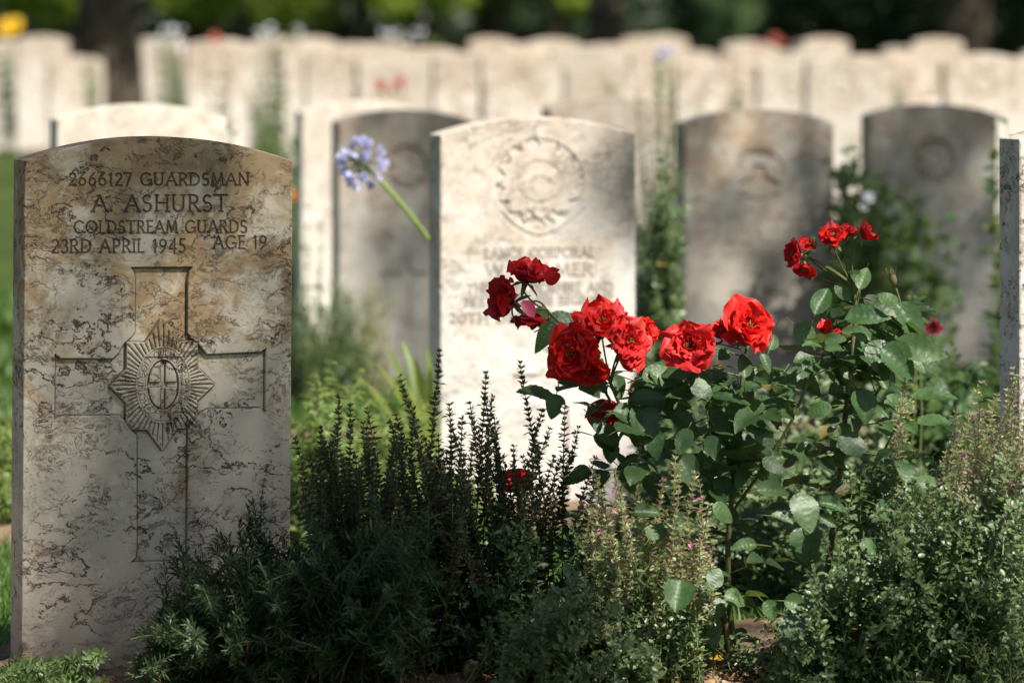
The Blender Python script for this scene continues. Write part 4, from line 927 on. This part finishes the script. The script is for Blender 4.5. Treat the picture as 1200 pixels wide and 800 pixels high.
for cc, n in ((c1, 20), (c2, 17), (c4, 7), (c6, 11), (c3, 3), (c5, 5)):
    for i in np.linspace(3, len(cc)-3, n).astype(int):
        a = random.uniform(0, 2*PI); compound(rl, canes, cc[i]+OFF-OFF, (math.cos(a), math.sin(a)*.7+.1, random.uniform(-.35, .45)), random.uniform(.05, .085), 5)
# blooms: (x, y, depth, radius px, axis, petals, ragged, material, stalk end)
k1 = P(640, 362, 7.02); k2 = P(716, 448, 7.01); k3 = P(815, 432, 6.98); k4 = P(876, 405, 6.98)
FLW = [(618, 322, 7.0, 27, (.25, -.35, .9), 14, .15, m_dred, k1, 1.0), (592, 352, 6.99, 29, (-.75, -.35, .3), 14, .12, m_dred, k1, .95), (622, 372, 7.03, 22, (-.1, -.2, -.95), 10, .2, m_dred, k1, 1.1),
       (672, 416, 6.95, 37, (-.45, -.8, .2), 30, 0, m_red, k2, 1.0), (706, 380, 6.98, 33, (.0, -.55, .85), 28, 0, m_red, k2, 1.0), (736, 402, 6.97, 31, (.45, -.75, .35), 26, 0, m_red, k2, 1.0), (757, 388, 7.0, 19, (.9, -.3, .3), 16, 0, m_red, k2, .9), (690, 432, 6.96, 25, (-.1, -.8, -.5), 20, 0, m_red, k2, 1.0),
       (712, 488, 7.05, 24, (-.2, -.8, .3), 18, .1, m_red, P(735, 500, 7.04), 1.0), (744, 462, 7.06, 19, (.4, -.6, .6), 12, .3, m_red, P(735, 500, 7.04), 1.0),
       (808, 405, 6.96, 31, (-.15, -.95, .25), 30, 0, m_red, k3, 1.05), (876, 382, 6.97, 33, (.25, -.85, .45), 32, 0, m_red, k4, 1.0), (846, 388, 6.99, 17, (-.4, -.6, .5), 9, 0, m_red, k4, .7)]
for i, (x, y, Y, r, ax, n, rg, mt, to, op) in enumerate(FLW):
    flower(rose, OFF, P(x, y, Y-.035 if 3 <= i <= 7 or i > 9 else Y), r*(1.26 if i < 3 else 1.08)/F*Y, ax, 11+i, int(n*1.3), rg, m_red2 if i in (5, 10, 8) else mt, op, to)
# loose hanging petals
for x, y, Y, L, D, N in ((740, 425, 6.94, 26, (.1, -.2, -1), (.2, -1, .2)), (858, 395, 6.94, 22, (-.2, -.2, -1), (-.4, -1, .4)), (638, 335, 6.97, 20, (1, -.2, .3), (.1, -.9, .4))):
    lp = MB(); v_, q_ = petal(L/F*Y, L/F*Y*.55, .3, .8, 0, int(x), ruff=.12); M_ = np.stack((norm(np.array(N, float)), norm(np.cross(D, N)), norm(np.array(D, float))), 0)
    lp.add(v_@M_+P(x, y-L*.4, Y)-OFF, [q_]); lp.build('petal', m_red, rose, smooth=True)
# the faded magenta petal and small bloom seen through the spikes
lp = MB(); leaves(lp, t_oval(.7, .2, .3), [P(612, 352, 6.95)-OFF], [(.5, -.3, -.6)], [(.3, -1, .2)], 24/F*7); o = lp.build('petal', leafmat('magenta_petal', (.65, .04, .12), (.75, .10, .2), .4), rose, smooth=True)
o['label'] = 'curled magenta petal under the upper bloom'
canes.build('cane', m_cane, rose, smooth=True); rl.build('foliage', m_ros, rose, smooth=True)
# second bush: tall canes with the ragged cluster
OFF = P(960, 800, 7.1); OFF[2] = float(terr(OFF[0], OFF[1]))
rose2 = thing('rose_bush', 'taller rose bush ending in a ragged cluster of small red blooms', 'rose bush', OFF)
canes = MB(); rl = MB()
d1 = cane([(962, 800, 7.1), (965, 700, 7.08), (976, 620, 7.05), (986, 540, 7.03), (992, 470, 7.02), (999, 410, 7.0), (1003, 360, 7.0), (1000, 335, 7.0)], .0052, .0026)
d2 = cane([(1003, 365, 7.0), (1010, 330, 7.0), (1018, 308, 7.0)], .0012, .0003)
d3 = cane([(986, 540, 7.03), (1015, 480, 7.03), (1040, 440, 7.02), (1058, 400, 7.02), (1058, 365, 7.02), (1050, 338, 7.02)], .0026, .0016)
d4 = cane([(976, 620, 7.05), (1010, 570, 7.0), (1035, 530, 6.98), (1060, 480, 6.98)], .0024, .0012)
L2 = [(992, 342, 28, -40, .6), (982, 368, 38, 20, .7), (963, 353, 38, 70, .5), (1025, 355, 24, -30, .7), (1015, 370, 45, -10, .5), (1047, 367, 42, -45, .7), (1069, 378, 50, -55, .55), (1007, 404, 32, 25, .45), (1031, 410, 34, 35, .7), (1048, 394, 50, 0, .35),
      (1080, 409, 56, -18, .5), (1054, 423, 44, -25, .75), (986, 425, 32, -50, .6), (986, 459, 28, 15, .7), (1012, 475, 34, -80, .8), (1096, 462, 44, 2, .36), (1012, 427, 38, 90, .5), (977, 590, 30, 0, .5), (971, 610, 20, -30, .6), (990, 696, 26, 10, .8), (1040, 350, 24, 150, .6),
      (1005, 390, 30, 150, .6), (1030, 440, 32, -60, .6), (960, 480, 26, 200, .6), (1000, 520, 34, -20, .7), (1025, 560, 32, 20, .7), (1040, 600, 28, -40, .7), (1020, 640, 24, 10, .8), (1005, 320, 30, 85, .5), (1012, 325, 32, 70, .45)]
rose_leaflets(L2, rl, OFF, 6.99, canes)
for cc, n in ((d1, 18), (d3, 9), (d4, 7)):
    for i in np.linspace(4, len(cc)-6, n).astype(int):
        a = random.uniform(0, 2*PI); compound(rl, canes, cc[i], (math.cos(a), math.sin(a)*.7+.1, random.uniform(-.35, .4)), random.uniform(.05, .08), 5)
k5 = P(1000, 335, 7.0)
FL2 = [(932, 298, 6.98, 20, (-.9, -.3, .2), 9, .3, m_dred, k5, 1.0), (942, 314, 6.98, 15, (-.2, -.5, -.8), 6, .2, m_dred, k5, .9), (947, 288, 6.99, 12, (.1, -.5, .8), 6, .2, m_red, k5, .9), (976, 278, 6.98, 20, (-.1, -.6, .75), 12, .1, m_red, k5, .85), (993, 272, 7.0, 13, (.3, -.3, .9), 7, .2, m_dred, k5, .8),
       (1014, 274, 6.99, 18, (.8, -.1, .55), 5, .2, m_dred, P(1004, 345, 7.0), .8), (968, 386, 6.97, 11, (-.2, -.5, .8), 9, 0, m_red, P(982, 425, 7.0), .5), (979, 394, 6.98, 9, (.4, -.5, .5), 7, .1, m_dred, P(982, 425, 7.0), .6), (604, 566, 7.1, 19, (-.2, -.9, .3), 14, .1, m_red, None, 1.0)]
for i, (x, y, Y, r, ax, n, rg, mt, to, op) in enumerate(FL2[:-1]): flower(rose2, OFF, P(x, y, Y), r*1.15/F*Y, ax, 41+i, int(n*1.3), rg, mt, op, to)
# buds
m_bud = leafmat('bud_green', (.14, .2, .06), (.3, .22, .1), .2)
for x, y, Y, s_ in ((1046, 326, 7.02, 1.0), (955, 284, 6.98, .6), (946, 388, 6.97, .5)):
    bd = MB(); b = P(x, y, Y)-OFF; d = norm(np.array((-.25, -.1, 1))); bd.tube(np.array([b-d*.010*s_, b-d*.004*s_, b+d*.004*s_, b+d*.012*s_]), [.003*s_, .0055*s_, .005*s_, .001], None, 8)
    for k in range(5): a = k*1.256; leaves(bd, t_oval(.25, -.1, .2), [b-d*.005*s_], [d+np.array((math.cos(a), math.sin(a), 0))*.5], [d], .022*s_)
    bd.build('bud', m_bud, rose2, smooth=True)
canes.build('cane', m_cane, rose2, smooth=True); rl.build('foliage', m_ros, rose2, smooth=True)
# small low rose behind the dark spikes
OFF = P(612, 760, 7.3); OFF[2] = float(terr(OFF[0], OFF[1])); canes = MB(); rl = MB()
rose3 = thing('rose_bush', 'small rose sprig whose single red bloom shows through the dark spikes', 'rose bush', OFF)
e1_ = cane([(612, 780, 7.2), (618, 680, 7.15), (610, 610, 7.12), (606, 585, 7.1)], .0026, .0014)
flower(rose3, OFF, P(605, 566, 7.1), 19/F*7.1, (-.2, -.9, .3), 77, 14, .1, m_red, 1.0, P(606, 585, 7.1))
for i in (4, 8, 12): compound(rl, canes, e1_[i], (random.uniform(-1, 1), random.uniform(-.3, .5), .2), .06, 5)
canes.build('cane', m_cane, rose3, smooth=True); rl.build('foliage', m_ros, rose3, smooth=True)
# ------------------------------------------------------------------ things on the soil
lm = leafmat('fallen_leaf_yellow', (.45, .30, .04), (.55, .36, .06), .3)
for i, (x, y, Y, L, lb) in enumerate(((842, 770, 7.05, .022, 'larger yellow fallen leaf lying on the soil under the roses'), (822, 769, 7.04, .014, 'smaller yellow fallen leaf lying on the soil beside the larger one'))):
    b = MB(); q = P(x, y, Y); leaves(b, t_rose(.75, .2, .3, seed=i), [(0, 0, 0)], [(1, -.2, .15)], [(0, -.6, 1)], L*1.3); o = b.build('fallen_leaf', lm, None, smooth=True); o.location = q-np.array((L*.6, 0, 0)); tag(o, lb, 'leaf')
def rock(name, label, x, y, Y, r, m, sq=(1, .8, .8), sd=1):
    n1, n2 = 28, 18; th = np.linspace(0, 2*PI, n1, endpoint=False); ph = np.linspace(.02, PI-.02, n2); T_, H_ = np.meshgrid(th, ph)
    d = np.stack((np.sin(H_)*np.cos(T_), np.sin(H_)*np.sin(T_), np.cos(H_)), -1).reshape(-1, 3)
    k = 1+.45*(fbm(d[:, 0]*1.6+sd*7, d[:, 2]*1.6+d[:, 1]*1.3, 4)-.5)
    i = np.arange(n1*n2).reshape(n2, n1); j = np.roll(i, -1, 1); q = np.stack((i[:-1], i[1:], j[1:], j[:-1]), -1).reshape(-1, 4)
    o = obj(name, mesh(name, d*k[:, None]*r*np.array(sq), [q, [list(range(n1))][0:1], [list(range(n1*(n2-1), n1*n2))[::-1]]], True), m); o.location = P(x, y, Y); return tag(o, label, 'stone')
rock('mossy_stone', 'small brown mossy stone poking up at the bottom edge among the dark leaves', 553, 792, 6.9, .019, plainmat('moss', (.10, .075, .03), (.24, .18, .08), 160, 1, 1, .004), (.8, .8, 1.2))
# crumbs of soil: nobody could count them
cb = MB(); n = 2600; X = rng.uniform(-.5, .9, n); Y = rng.uniform(6.72, 7.2, n); r = rng.uniform(.0015, .006, n)**1.0
tv = np.array([(1, 0, 0), (-1, 0, 0), (0, 1, 0), (0, -1, 0), (0, 0, 1), (0, 0, -1)], float); tf = np.array([(0, 2, 4), (2, 1, 4), (1, 3, 4), (3, 0, 4), (2, 0, 5), (1, 2, 5), (3, 1, 5), (0, 3, 5)])
vv = np.stack((X, Y, terr(X, Y)+.028), 1)[:, None]+tv[None]*r[:, None, None]*rng.uniform(.6, 1.3, (n, 6, 1)); cb.add(vv.reshape(-1, 3), [(tf[None]+(np.arange(n)*6)[:, None, None]).reshape(-1, 3)])
tag(cb.build('soil_crumbs', soil), kind='stuff')

lit = leafmat('dry_litter', (.20, .11, .05), (.34, .22, .10), .1, sub=(.2, (.42, .30, .10)))
b = MB(); n = 420; X = rng.uniform(-.5, 1.0, n); Y = rng.uniform(6.75, 7.25, n)
leaves(b, t_oval(.5, .5, .3), np.stack((X, Y, terr(X, Y)+.034), 1), rv(n)*np.array((1, 1, .25)), norm(rv(n, .4)+np.array((0, 0, 1.))), rng.uniform(.006, .018, n))
tag(b.build('leaf_litter', lit), kind='stuff')
# ------------------------------------------------------------------ planting behind, out of focus
m_sage = leafmat('sage_leaf', (.05, .09, .03), (.10, .14, .05), .3)
m_white = leafmat('white_bloom', (.7, .7, .72), (.8, .8, .82), .3)
m_bluef = leafmat('agapanthus_bloom', (.55, .55, .80), (.72, .72, .92), .4, tc=(.75, .75, .95))
m_dark = leafmat('shaded_red_petal', (.09, .004, .01), (.16, .008, .02), .15)  # red bloom standing in shade, the shade put into its petal colour
m_yellow = leafmat('yellow_petal', (.75, .48, .02), (.85, .6, .04), .3, tc=(.9, .7, .1))
m_orange = leafmat('orange_petal', (.8, .22, .02), (.85, .3, .03), .3, tc=(.9, .4, .05))
m_coral = leafmat('coral_petal', (.42, .08, .06), (.50, .15, .11), .2, tc=(.55, .15, .1))
def bush(name, label, cat, px, Y, tips, mat, L=.03, ds=.02, low=.15, tpl=None, side=3, sl=.08, rad=.05, r=.002, up=.5, stem=None, group=None):
    X = (px-600)/F*Y; b = np.array((X, Y, float(terr(X, Y)))); e = thing(name, label, cat, b, 0, group); H = Herb()
    for tp in tips:
        Yt = tp[2] if len(tp) > 2 else Y+random.uniform(-.12, .12)
        t = P(tp[0], tp[1], Yt); a = random.uniform(0, 6.28); q = rad*math.sqrt(random.random()); bb = b+np.array((q*math.cos(a), q*math.sin(a), 0)); bb[:2] += (t[:2]-b[:2])*.3
        p = bez(bb, t, (-(t-bb)[0]*.2, 0, 0), 9)+np.concatenate((np.zeros((1, 3)), np.cumsum(rng.normal(0, .002, (8, 3)), 0)))
        H.leafy(p, L=L, ds=ds, low=low, tpl=tpl or t_oval(.6, .2, .2), side=side, sl=sl, r=r, up=up)
    H.build(e, (stem or m_stem_g, mat, mat, mat)); return e
def bloom(e, x, y, Y, rpx, mat, name='flower', n=16, ax=(0, -.8, .5), seed=1):
    M = frame(ax); mb = MB(); R = rpx/F*Y; c = P(x, y, Y)-np.array(e.location)
    for k in range(n):
        f = k/(n-1); v, q = petal(R*(.5+.5*f), R*(.3+.3*f), .05+.5*f, .3+1.4*f, k*2.4, seed*50+k, n=6); mb.add(v@M+c, [q])
    return mb.build(name, mat, e, smooth=True)
# sunlit yellow-green planting behind the spiky stems
rt = lambda n, x0, x1, y0, y1, Y0, Y1: [(random.uniform(x0, x1), random.uniform(y0, y1), random.uniform(Y0, Y1)) for _ in range(n)]
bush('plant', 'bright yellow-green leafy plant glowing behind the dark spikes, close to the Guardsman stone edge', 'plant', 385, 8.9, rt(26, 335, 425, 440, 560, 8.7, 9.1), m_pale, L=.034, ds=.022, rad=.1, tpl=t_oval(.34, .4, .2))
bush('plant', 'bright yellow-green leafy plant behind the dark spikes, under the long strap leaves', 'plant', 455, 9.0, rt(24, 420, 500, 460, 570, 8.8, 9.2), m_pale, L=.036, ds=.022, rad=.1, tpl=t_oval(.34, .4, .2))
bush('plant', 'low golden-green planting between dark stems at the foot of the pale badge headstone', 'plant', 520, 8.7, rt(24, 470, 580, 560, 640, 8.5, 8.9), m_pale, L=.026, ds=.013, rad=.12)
# agapanthus: strap leaves, and a stem with its round bloom
def strap(mb, b, tip, bow, w, n=12):
    p = bez(b, tip, bow, n); T = norm(np.gradient(p, axis=0)); B = norm(np.cross(T, np.array((0, 0, 1.))+rng.normal(0, .15, 3))); N = np.cross(B, T)
    t = np.linspace(0, 1, n); ww = w*(np.minimum(1, t*5+.5)*np.sqrt(np.clip(1-t**2.2, 0, 1)))[:, None]
    v = np.stack((p-B*ww, p-N*ww*.35, p+B*ww), 1).reshape(-1, 3); i = np.arange(n-1)[:, None]*3; f = np.concatenate([np.stack((i[:, 0]+j, i[:, 0]+3+j, i[:, 0]+4+j, i[:, 0]+1+j), 1) for j in (0, 1)]); mb.add(v, [f])
b0 = P(515, 560, 9.42); b0[2] = float(terr(b0[0], b0[1])); ag = thing('agapanthus', 'strap-leaved clump arching in sunlight beside the shaded edge of the pale badge headstone', 'plant', b0); mb = MB()
for x, y, Y, bz in ((452, 404, 9.4, .10), (470, 398, 9.5, .12), (440, 425, 9.3, .10), (486, 418, 9.35, .08), (462, 440, 9.3, .07), (430, 455, 9.35, .08), (500, 402, 9.5, .06), (480, 455, 9.2, .05), (450, 470, 9.2, .06), (504, 430, 9.3, .05), (425, 480, 9.3, .05), (495, 470, 9.2, .05), (410, 440, 9.35, .12)):
    strap(mb, rng.normal(0, .015, 3)*np.array((1, 1, 0)), P(x, y, Y)-b0, (0, 0, bz), .0125)
mb.build('foliage', m_pale, ag, smooth=True)
b1 = P(560, 520, 9.85); b1[2] = float(terr(b1[0], b1[1])); ab = thing('agapanthus', 'pale blue round agapanthus bloom on a green stem bent out from behind the pale headstone', 'plant', b1)
tipc = P(411, 191, 9.75)-b1; mb = MB(); s0 = P(425, 192, 9.76)-b1; s1 = P(506, 286, 9.82)-b1
sp_ = np.concatenate((bez((0, 0, 0), s1, (.01, 0, .05), 8)[:-1], bez(s1, s0, (.008, 0, .008), 8)))
mb.tube(sp_, .0052, .0040, 8); mb.build('stem', leafmat('agapanthus_stem', (.22, .33, .07), (.3, .4, .09), .2), ab, smooth=True)
fb = MB(); pd = MB()
for k in range(70):
    d = norm(rv(1))[0]; d = norm(d+np.array((-.4, 0, .02))); r_ = .036*random.uniform(.8, 1.1); q = s0+d*r_; pd.tube(np.array([s0, s0+d*r_*.6+np.array((0, 0, .002)), q]), .0008, .0008, 3)
    M = frame(d)
    for j in range(6):
        a = j*PI/3; leaves(fb, t_oval(.34, -.25, .3), [q], [d*.85+(M[0]*math.cos(a)+M[1]*math.sin(a))*.6], [d], .0175)
fb.build('umbel', m_bluef, ab); pd.build('pedicel', m_stem_g, ab)
# between the Guardsman stone and the grey stone with the incised cross
bush('shrub', 'grey-green shrub with pinkish tips at the foot of the grey stone with the incised cross', 'shrub', 392, 12.9, rt(60, 342, 432, 335, 440, 12.6, 13.2), m_sage, L=.03, ds=.018, rad=.12, up=.8, tpl=t_needle(.25))
bush('shrub', 'brown-tipped wispy shrub leaning against the grey stone with the incised cross', 'shrub', 425, 13.0, rt(26, 400, 450, 330, 430, 12.8, 13.2), m_spkl, L=.02, ds=.015, rad=.08, up=.9, tpl=t_needle(.3))
bush('plant', 'thin wispy stems in front of the bright white headstone', 'plant', 368, 12.6, [(352, 245), (366, 232), (375, 262), (384, 240), (358, 290), (390, 300), (372, 310)], m_sage, L=.025, ds=.05, rad=.04, side=1)
e = bush('marigold', 'small orange bloom on green leaves showing past the Guardsman stone edge', 'plant', 343, 15.5, rt(16, 336, 352, 240, 330, 15.3, 15.7), m_mid, L=.04, ds=.03, rad=.04); bloom(e, 346, 231, 15.4, 9, m_orange)
bush('shrub', 'sunlit shrub with yellowish leaves showing past the narrow side of the Guardsman stone', 'shrub', 2, 9.25, rt(44, -30, 19, 485, 610, 9.0, 9.4), m_pale, L=.024, ds=.015, rad=.08)
bush('shrub', 'dark lower shrub beneath the sunlit one past the narrow side of the Guardsman stone', 'shrub', -8, 9.35, rt(24, -40, 16, 560, 630, 9.1, 9.4), m_mid, L=.022, ds=.015, rad=.08)
bush('plant', 'rose shoot standing just behind the shoulder of the Guardsman stone', 'plant', 266, 12.0, [(262, 122), (270, 140), (256, 132), (274, 158), (268, 170)], m_mid, L=.04, ds=.05, rad=.03, side=1)
bush('shrub', 'mid-green mound between the Guardsman stone and the bright white headstone', 'shrub', 322, 17.5, rt(36, 296, 352, 160, 235, 17.2, 17.8), m_mid, L=.05, ds=.03, rad=.1)
e = bush('plant', 'tall green stems with a dusky red bloom in the gap of the far rows', 'plant', 320, 21, rt(14, 300, 345, 85, 150, 20.7, 21.3), m_mid, L=.05, ds=.05, rad=.06, side=1); bloom(e, 327, 122, 20.8, 7, m_coral)
e = bush('rose_bush', 'out-of-focus rose with two coral red blooms above the bright white headstone', 'rose bush', 458, 21.5, rt(12, 435, 480, 104, 135, 21.3, 21.7), m_mid, L=.05, ds=.04, rad=.06)
for i, (x, y, r) in enumerate(((446, 103, 10), (468, 99, 9), (460, 108, 6))): bloom(e, x, y, 21.3, r, m_coral, seed=i)
e = bush('plant', 'thin dark stalk with a brownish head against the far rows, above the pale badge headstone', 'plant', 568, 21, [(566, 92), (572, 98), (564, 112)], m_spk, L=.05, ds=.04, rad=.02, side=1)
e = bush('rose_bush', 'far rose bush with one big round yellow bloom', 'rose bush', 14, 37, rt(12, -5, 32, 45, 80, 36.7, 37), m_mid, L=.08, ds=.08, rad=.1); bloom(e, 14, 35, 36.6, 17, m_yellow, n=22)
bloom(e, 5, 40, 36.7, 9, m_yellow, seed=3)
e = bush('rose_bush', 'far rose with one dark red bloom over a cream headstone', 'rose bush', 256, 26, rt(6, 246, 266, 52, 80, 25.9, 26.2), m_mid, L=.06, ds=.08, rad=.04, side=1); bloom(e, 253, 46, 25.9, 9, m_coral, n=20)
def haze_plant(label, px, Y, x0, x1, y0, y1, mat, n=16):
    e = bush('plant', label, 'plant', px, Y, rt(n, x0, x1, y0, y1, Y-.3, Y+.2), m_greyg, L=.05, ds=.07, rad=.12, side=1)
    mb = MB(); q = np.array([P(random.uniform(x0-3, x1+3), random.uniform(y0-2, y1), Y-.1) for _ in range(int(n*.9))])-np.array(e.location)
    for p in q: leaves(mb, t_oval(.8, .3), [p]*4, rv(4), rv(4), .028)
    mb.build('blossom', mat, e)
haze_plant('airy white-flowered plant beside the thick tree trunk', 196, 30, 182, 214, 32, 60, m_white)
haze_plant('airy white-flowered plant above the far rows, past the dark red bloom', 325, 34, 302, 350, 34, 48, m_white)
haze_plant('airy pale pinkish plant over the far rows, above the coral rose', 468, 34, 445, 492, 36, 52, m_white)
haze_plant('small blue haze of flowers between the pale badge headstone and the orange-stained one', 778, 24, 768, 790, 60, 76, m_bluef, 10)
bush('shrub', 'round green bush rising over the far rows above the pale badge headstone', 'shrub', 510, 33, rt(14, 497, 522, 40, 60, 32.7, 33.3), m_pale, L=.07, ds=.07, rad=.08)
e = bush('rose_bush', 'far rose with pink-red blooms over the rows behind the orange-stained headstone', 'rose bush', 896, 36, rt(8, 878, 912, 52, 75, 35.8, 36.2), m_mid, L=.06, ds=.08, rad=.06, side=1)
for i, (x, y, r) in enumerate(((908, 48, 8), (888, 57, 7), (918, 52, 5))): bloom(e, x, y, 35.8, r, m_coral, seed=i+5)
# thin stems and the dark column beside the pale badge headstone
bush('plant', 'wispy grey stems waving in front of the dull headstone', 'plant', 765, 12.6, rt(26, 742, 800, 80, 260, 12.4, 12.8), m_greyg, L=.018, ds=.03, rad=.06, side=1, r=.0014)
bush('plant', 'tall thin green stems reaching over the far rows between the two badge headstones', 'plant', 780, 13, [(768, 62), (776, 90), (786, 110), (772, 150), (792, 170), (780, 200)], m_mid, L=.025, ds=.025, rad=.03, side=1)
bush('shrub', 'narrow dark green shrub filling the gap at the pale badge headstone\'s sunny edge', 'shrub', 772, 10.6, [(782, 165), (775, 190), (770, 215), (790, 180)]+rt(60, 752, 792, 210, 430, 10.4, 10.9), m_ger, L=.024, ds=.014, rad=.05)
bush('plant', 'thin dark stems against the far cream headstones', 'plant', 815, 20, [(805, 75), (812, 95), (828, 80), (822, 105), (806, 110)], m_sage, L=.03, ds=.05, rad=.05, side=1)
# shaded planting in the bed behind the roses
for i, (x0, x1, y0, lb) in enumerate(((745, 850, 430, 'dark leafy plant in shade behind the middle rose canes'), (840, 960, 440, 'dark leafy plant in shade between the two rose bushes, behind them'), (950, 1070, 425, 'dark leafy plant in shade behind the tall rose canes'), (1060, 1180, 400, 'shaded broad-leaved plant beside the seamed headstone'))):
    bush('plant', lb, 'plant', (x0+x1)/2, 9.0+.2*i*.5, rt(34, x0, x1, y0, 600, 8.7, 9.3), m_ros if i == 3 else m_ger, L=.045 if i == 3 else .03, ds=.02, rad=.14)
e = bush('rose_bush', 'blurred rose leaves catching sun between the two shaded headstones, with a white bloom', 'rose bush', 1005, 12.2, rt(40, 978, 1040, 175, 330, 12.0, 12.5)+[(988, 168), (1004, 160)], m_mid, L=.05, ds=.035, rad=.06); bloom(e, 1018, 233, 12.0, 8, m_white)
bloom(e, 1012, 243, 12.0, 6, m_white, seed=4)
bush('rose_bush', 'dark rose branches spread across the face of the dark grey headstone', 'rose bush', 1050, 12.4, rt(34, 1020, 1125, 215, 400, 12.2, 12.9), m_ros, L=.05, ds=.06, rad=.06, side=2, sl=.12)
bush('rose_bush', 'dark rose leaves hanging at the edge of the seamed headstone', 'rose bush', 1178, 11, [(1165, 152), (1172, 160), (1160, 172), (1175, 190), (1168, 230), (1172, 250), (1178, 140)], m_ros, L=.05, ds=.07, rad=.03, side=2)
e = bush('rose_bush', 'blurred low rose with a single dark red bloom behind the tall rose canes', 'rose bush', 1085, 8.9, [(1088, 398), (1075, 410), (1062, 395), (1100, 420), (1118, 420), (1090, 440)], m_mid, L=.04, ds=.05, rad=.03, side=1); bloom(e, 1092, 386, 8.85, 14, m_dark, n=18)
bush('plant', 'pale sprig of small leaves behind the ochre rose bud', 'plant', 1062, 8.4, [(1075, 352), (1066, 345), (1082, 362)], m_pale, L=.02, ds=.05, rad=.02, side=1)
bush('plant', 'low dark leafy plant on the lawn side of the bed, seen between the rose canes', 'plant', 880, 8.0, rt(30, 800, 970, 560, 640, 7.8, 8.2), m_ger, L=.03, ds=.018, rad=.12)
for px, Y, y0, y1, lb in ((108, 33, 62, 100, 'green tuft between the wedged far headstone and the thick trunk'), (212, 31, 62, 110, 'grey-green tuft between two far headstones past the thick trunk'), (302, 26, 85, 140, 'dark green tuft at the side of a far headstone, above the Guardsman stone shoulder'),
        (420, 27, 80, 110, 'green tuft between far headstones short of the coral rose'), (640, 26, 80, 120, 'olive tuft between far headstones above the pale badge headstone'), (716, 24, 88, 118, 'brownish-green tuft between far headstones beyond the dull headstone'),
        (862, 25, 90, 122, 'thin dark tuft among far headstones over the orange-stained headstone'), (1055, 26, 80, 120, 'dark tuft in the gap between two bright far headstones')):
    bush('plant', lb, 'plant', px, Y, rt(12, px-9, px+9, y0, y1, Y-.2, Y+.2), m_sage if px % 4 else m_mid, L=.05, ds=.05, rad=.06, side=1)
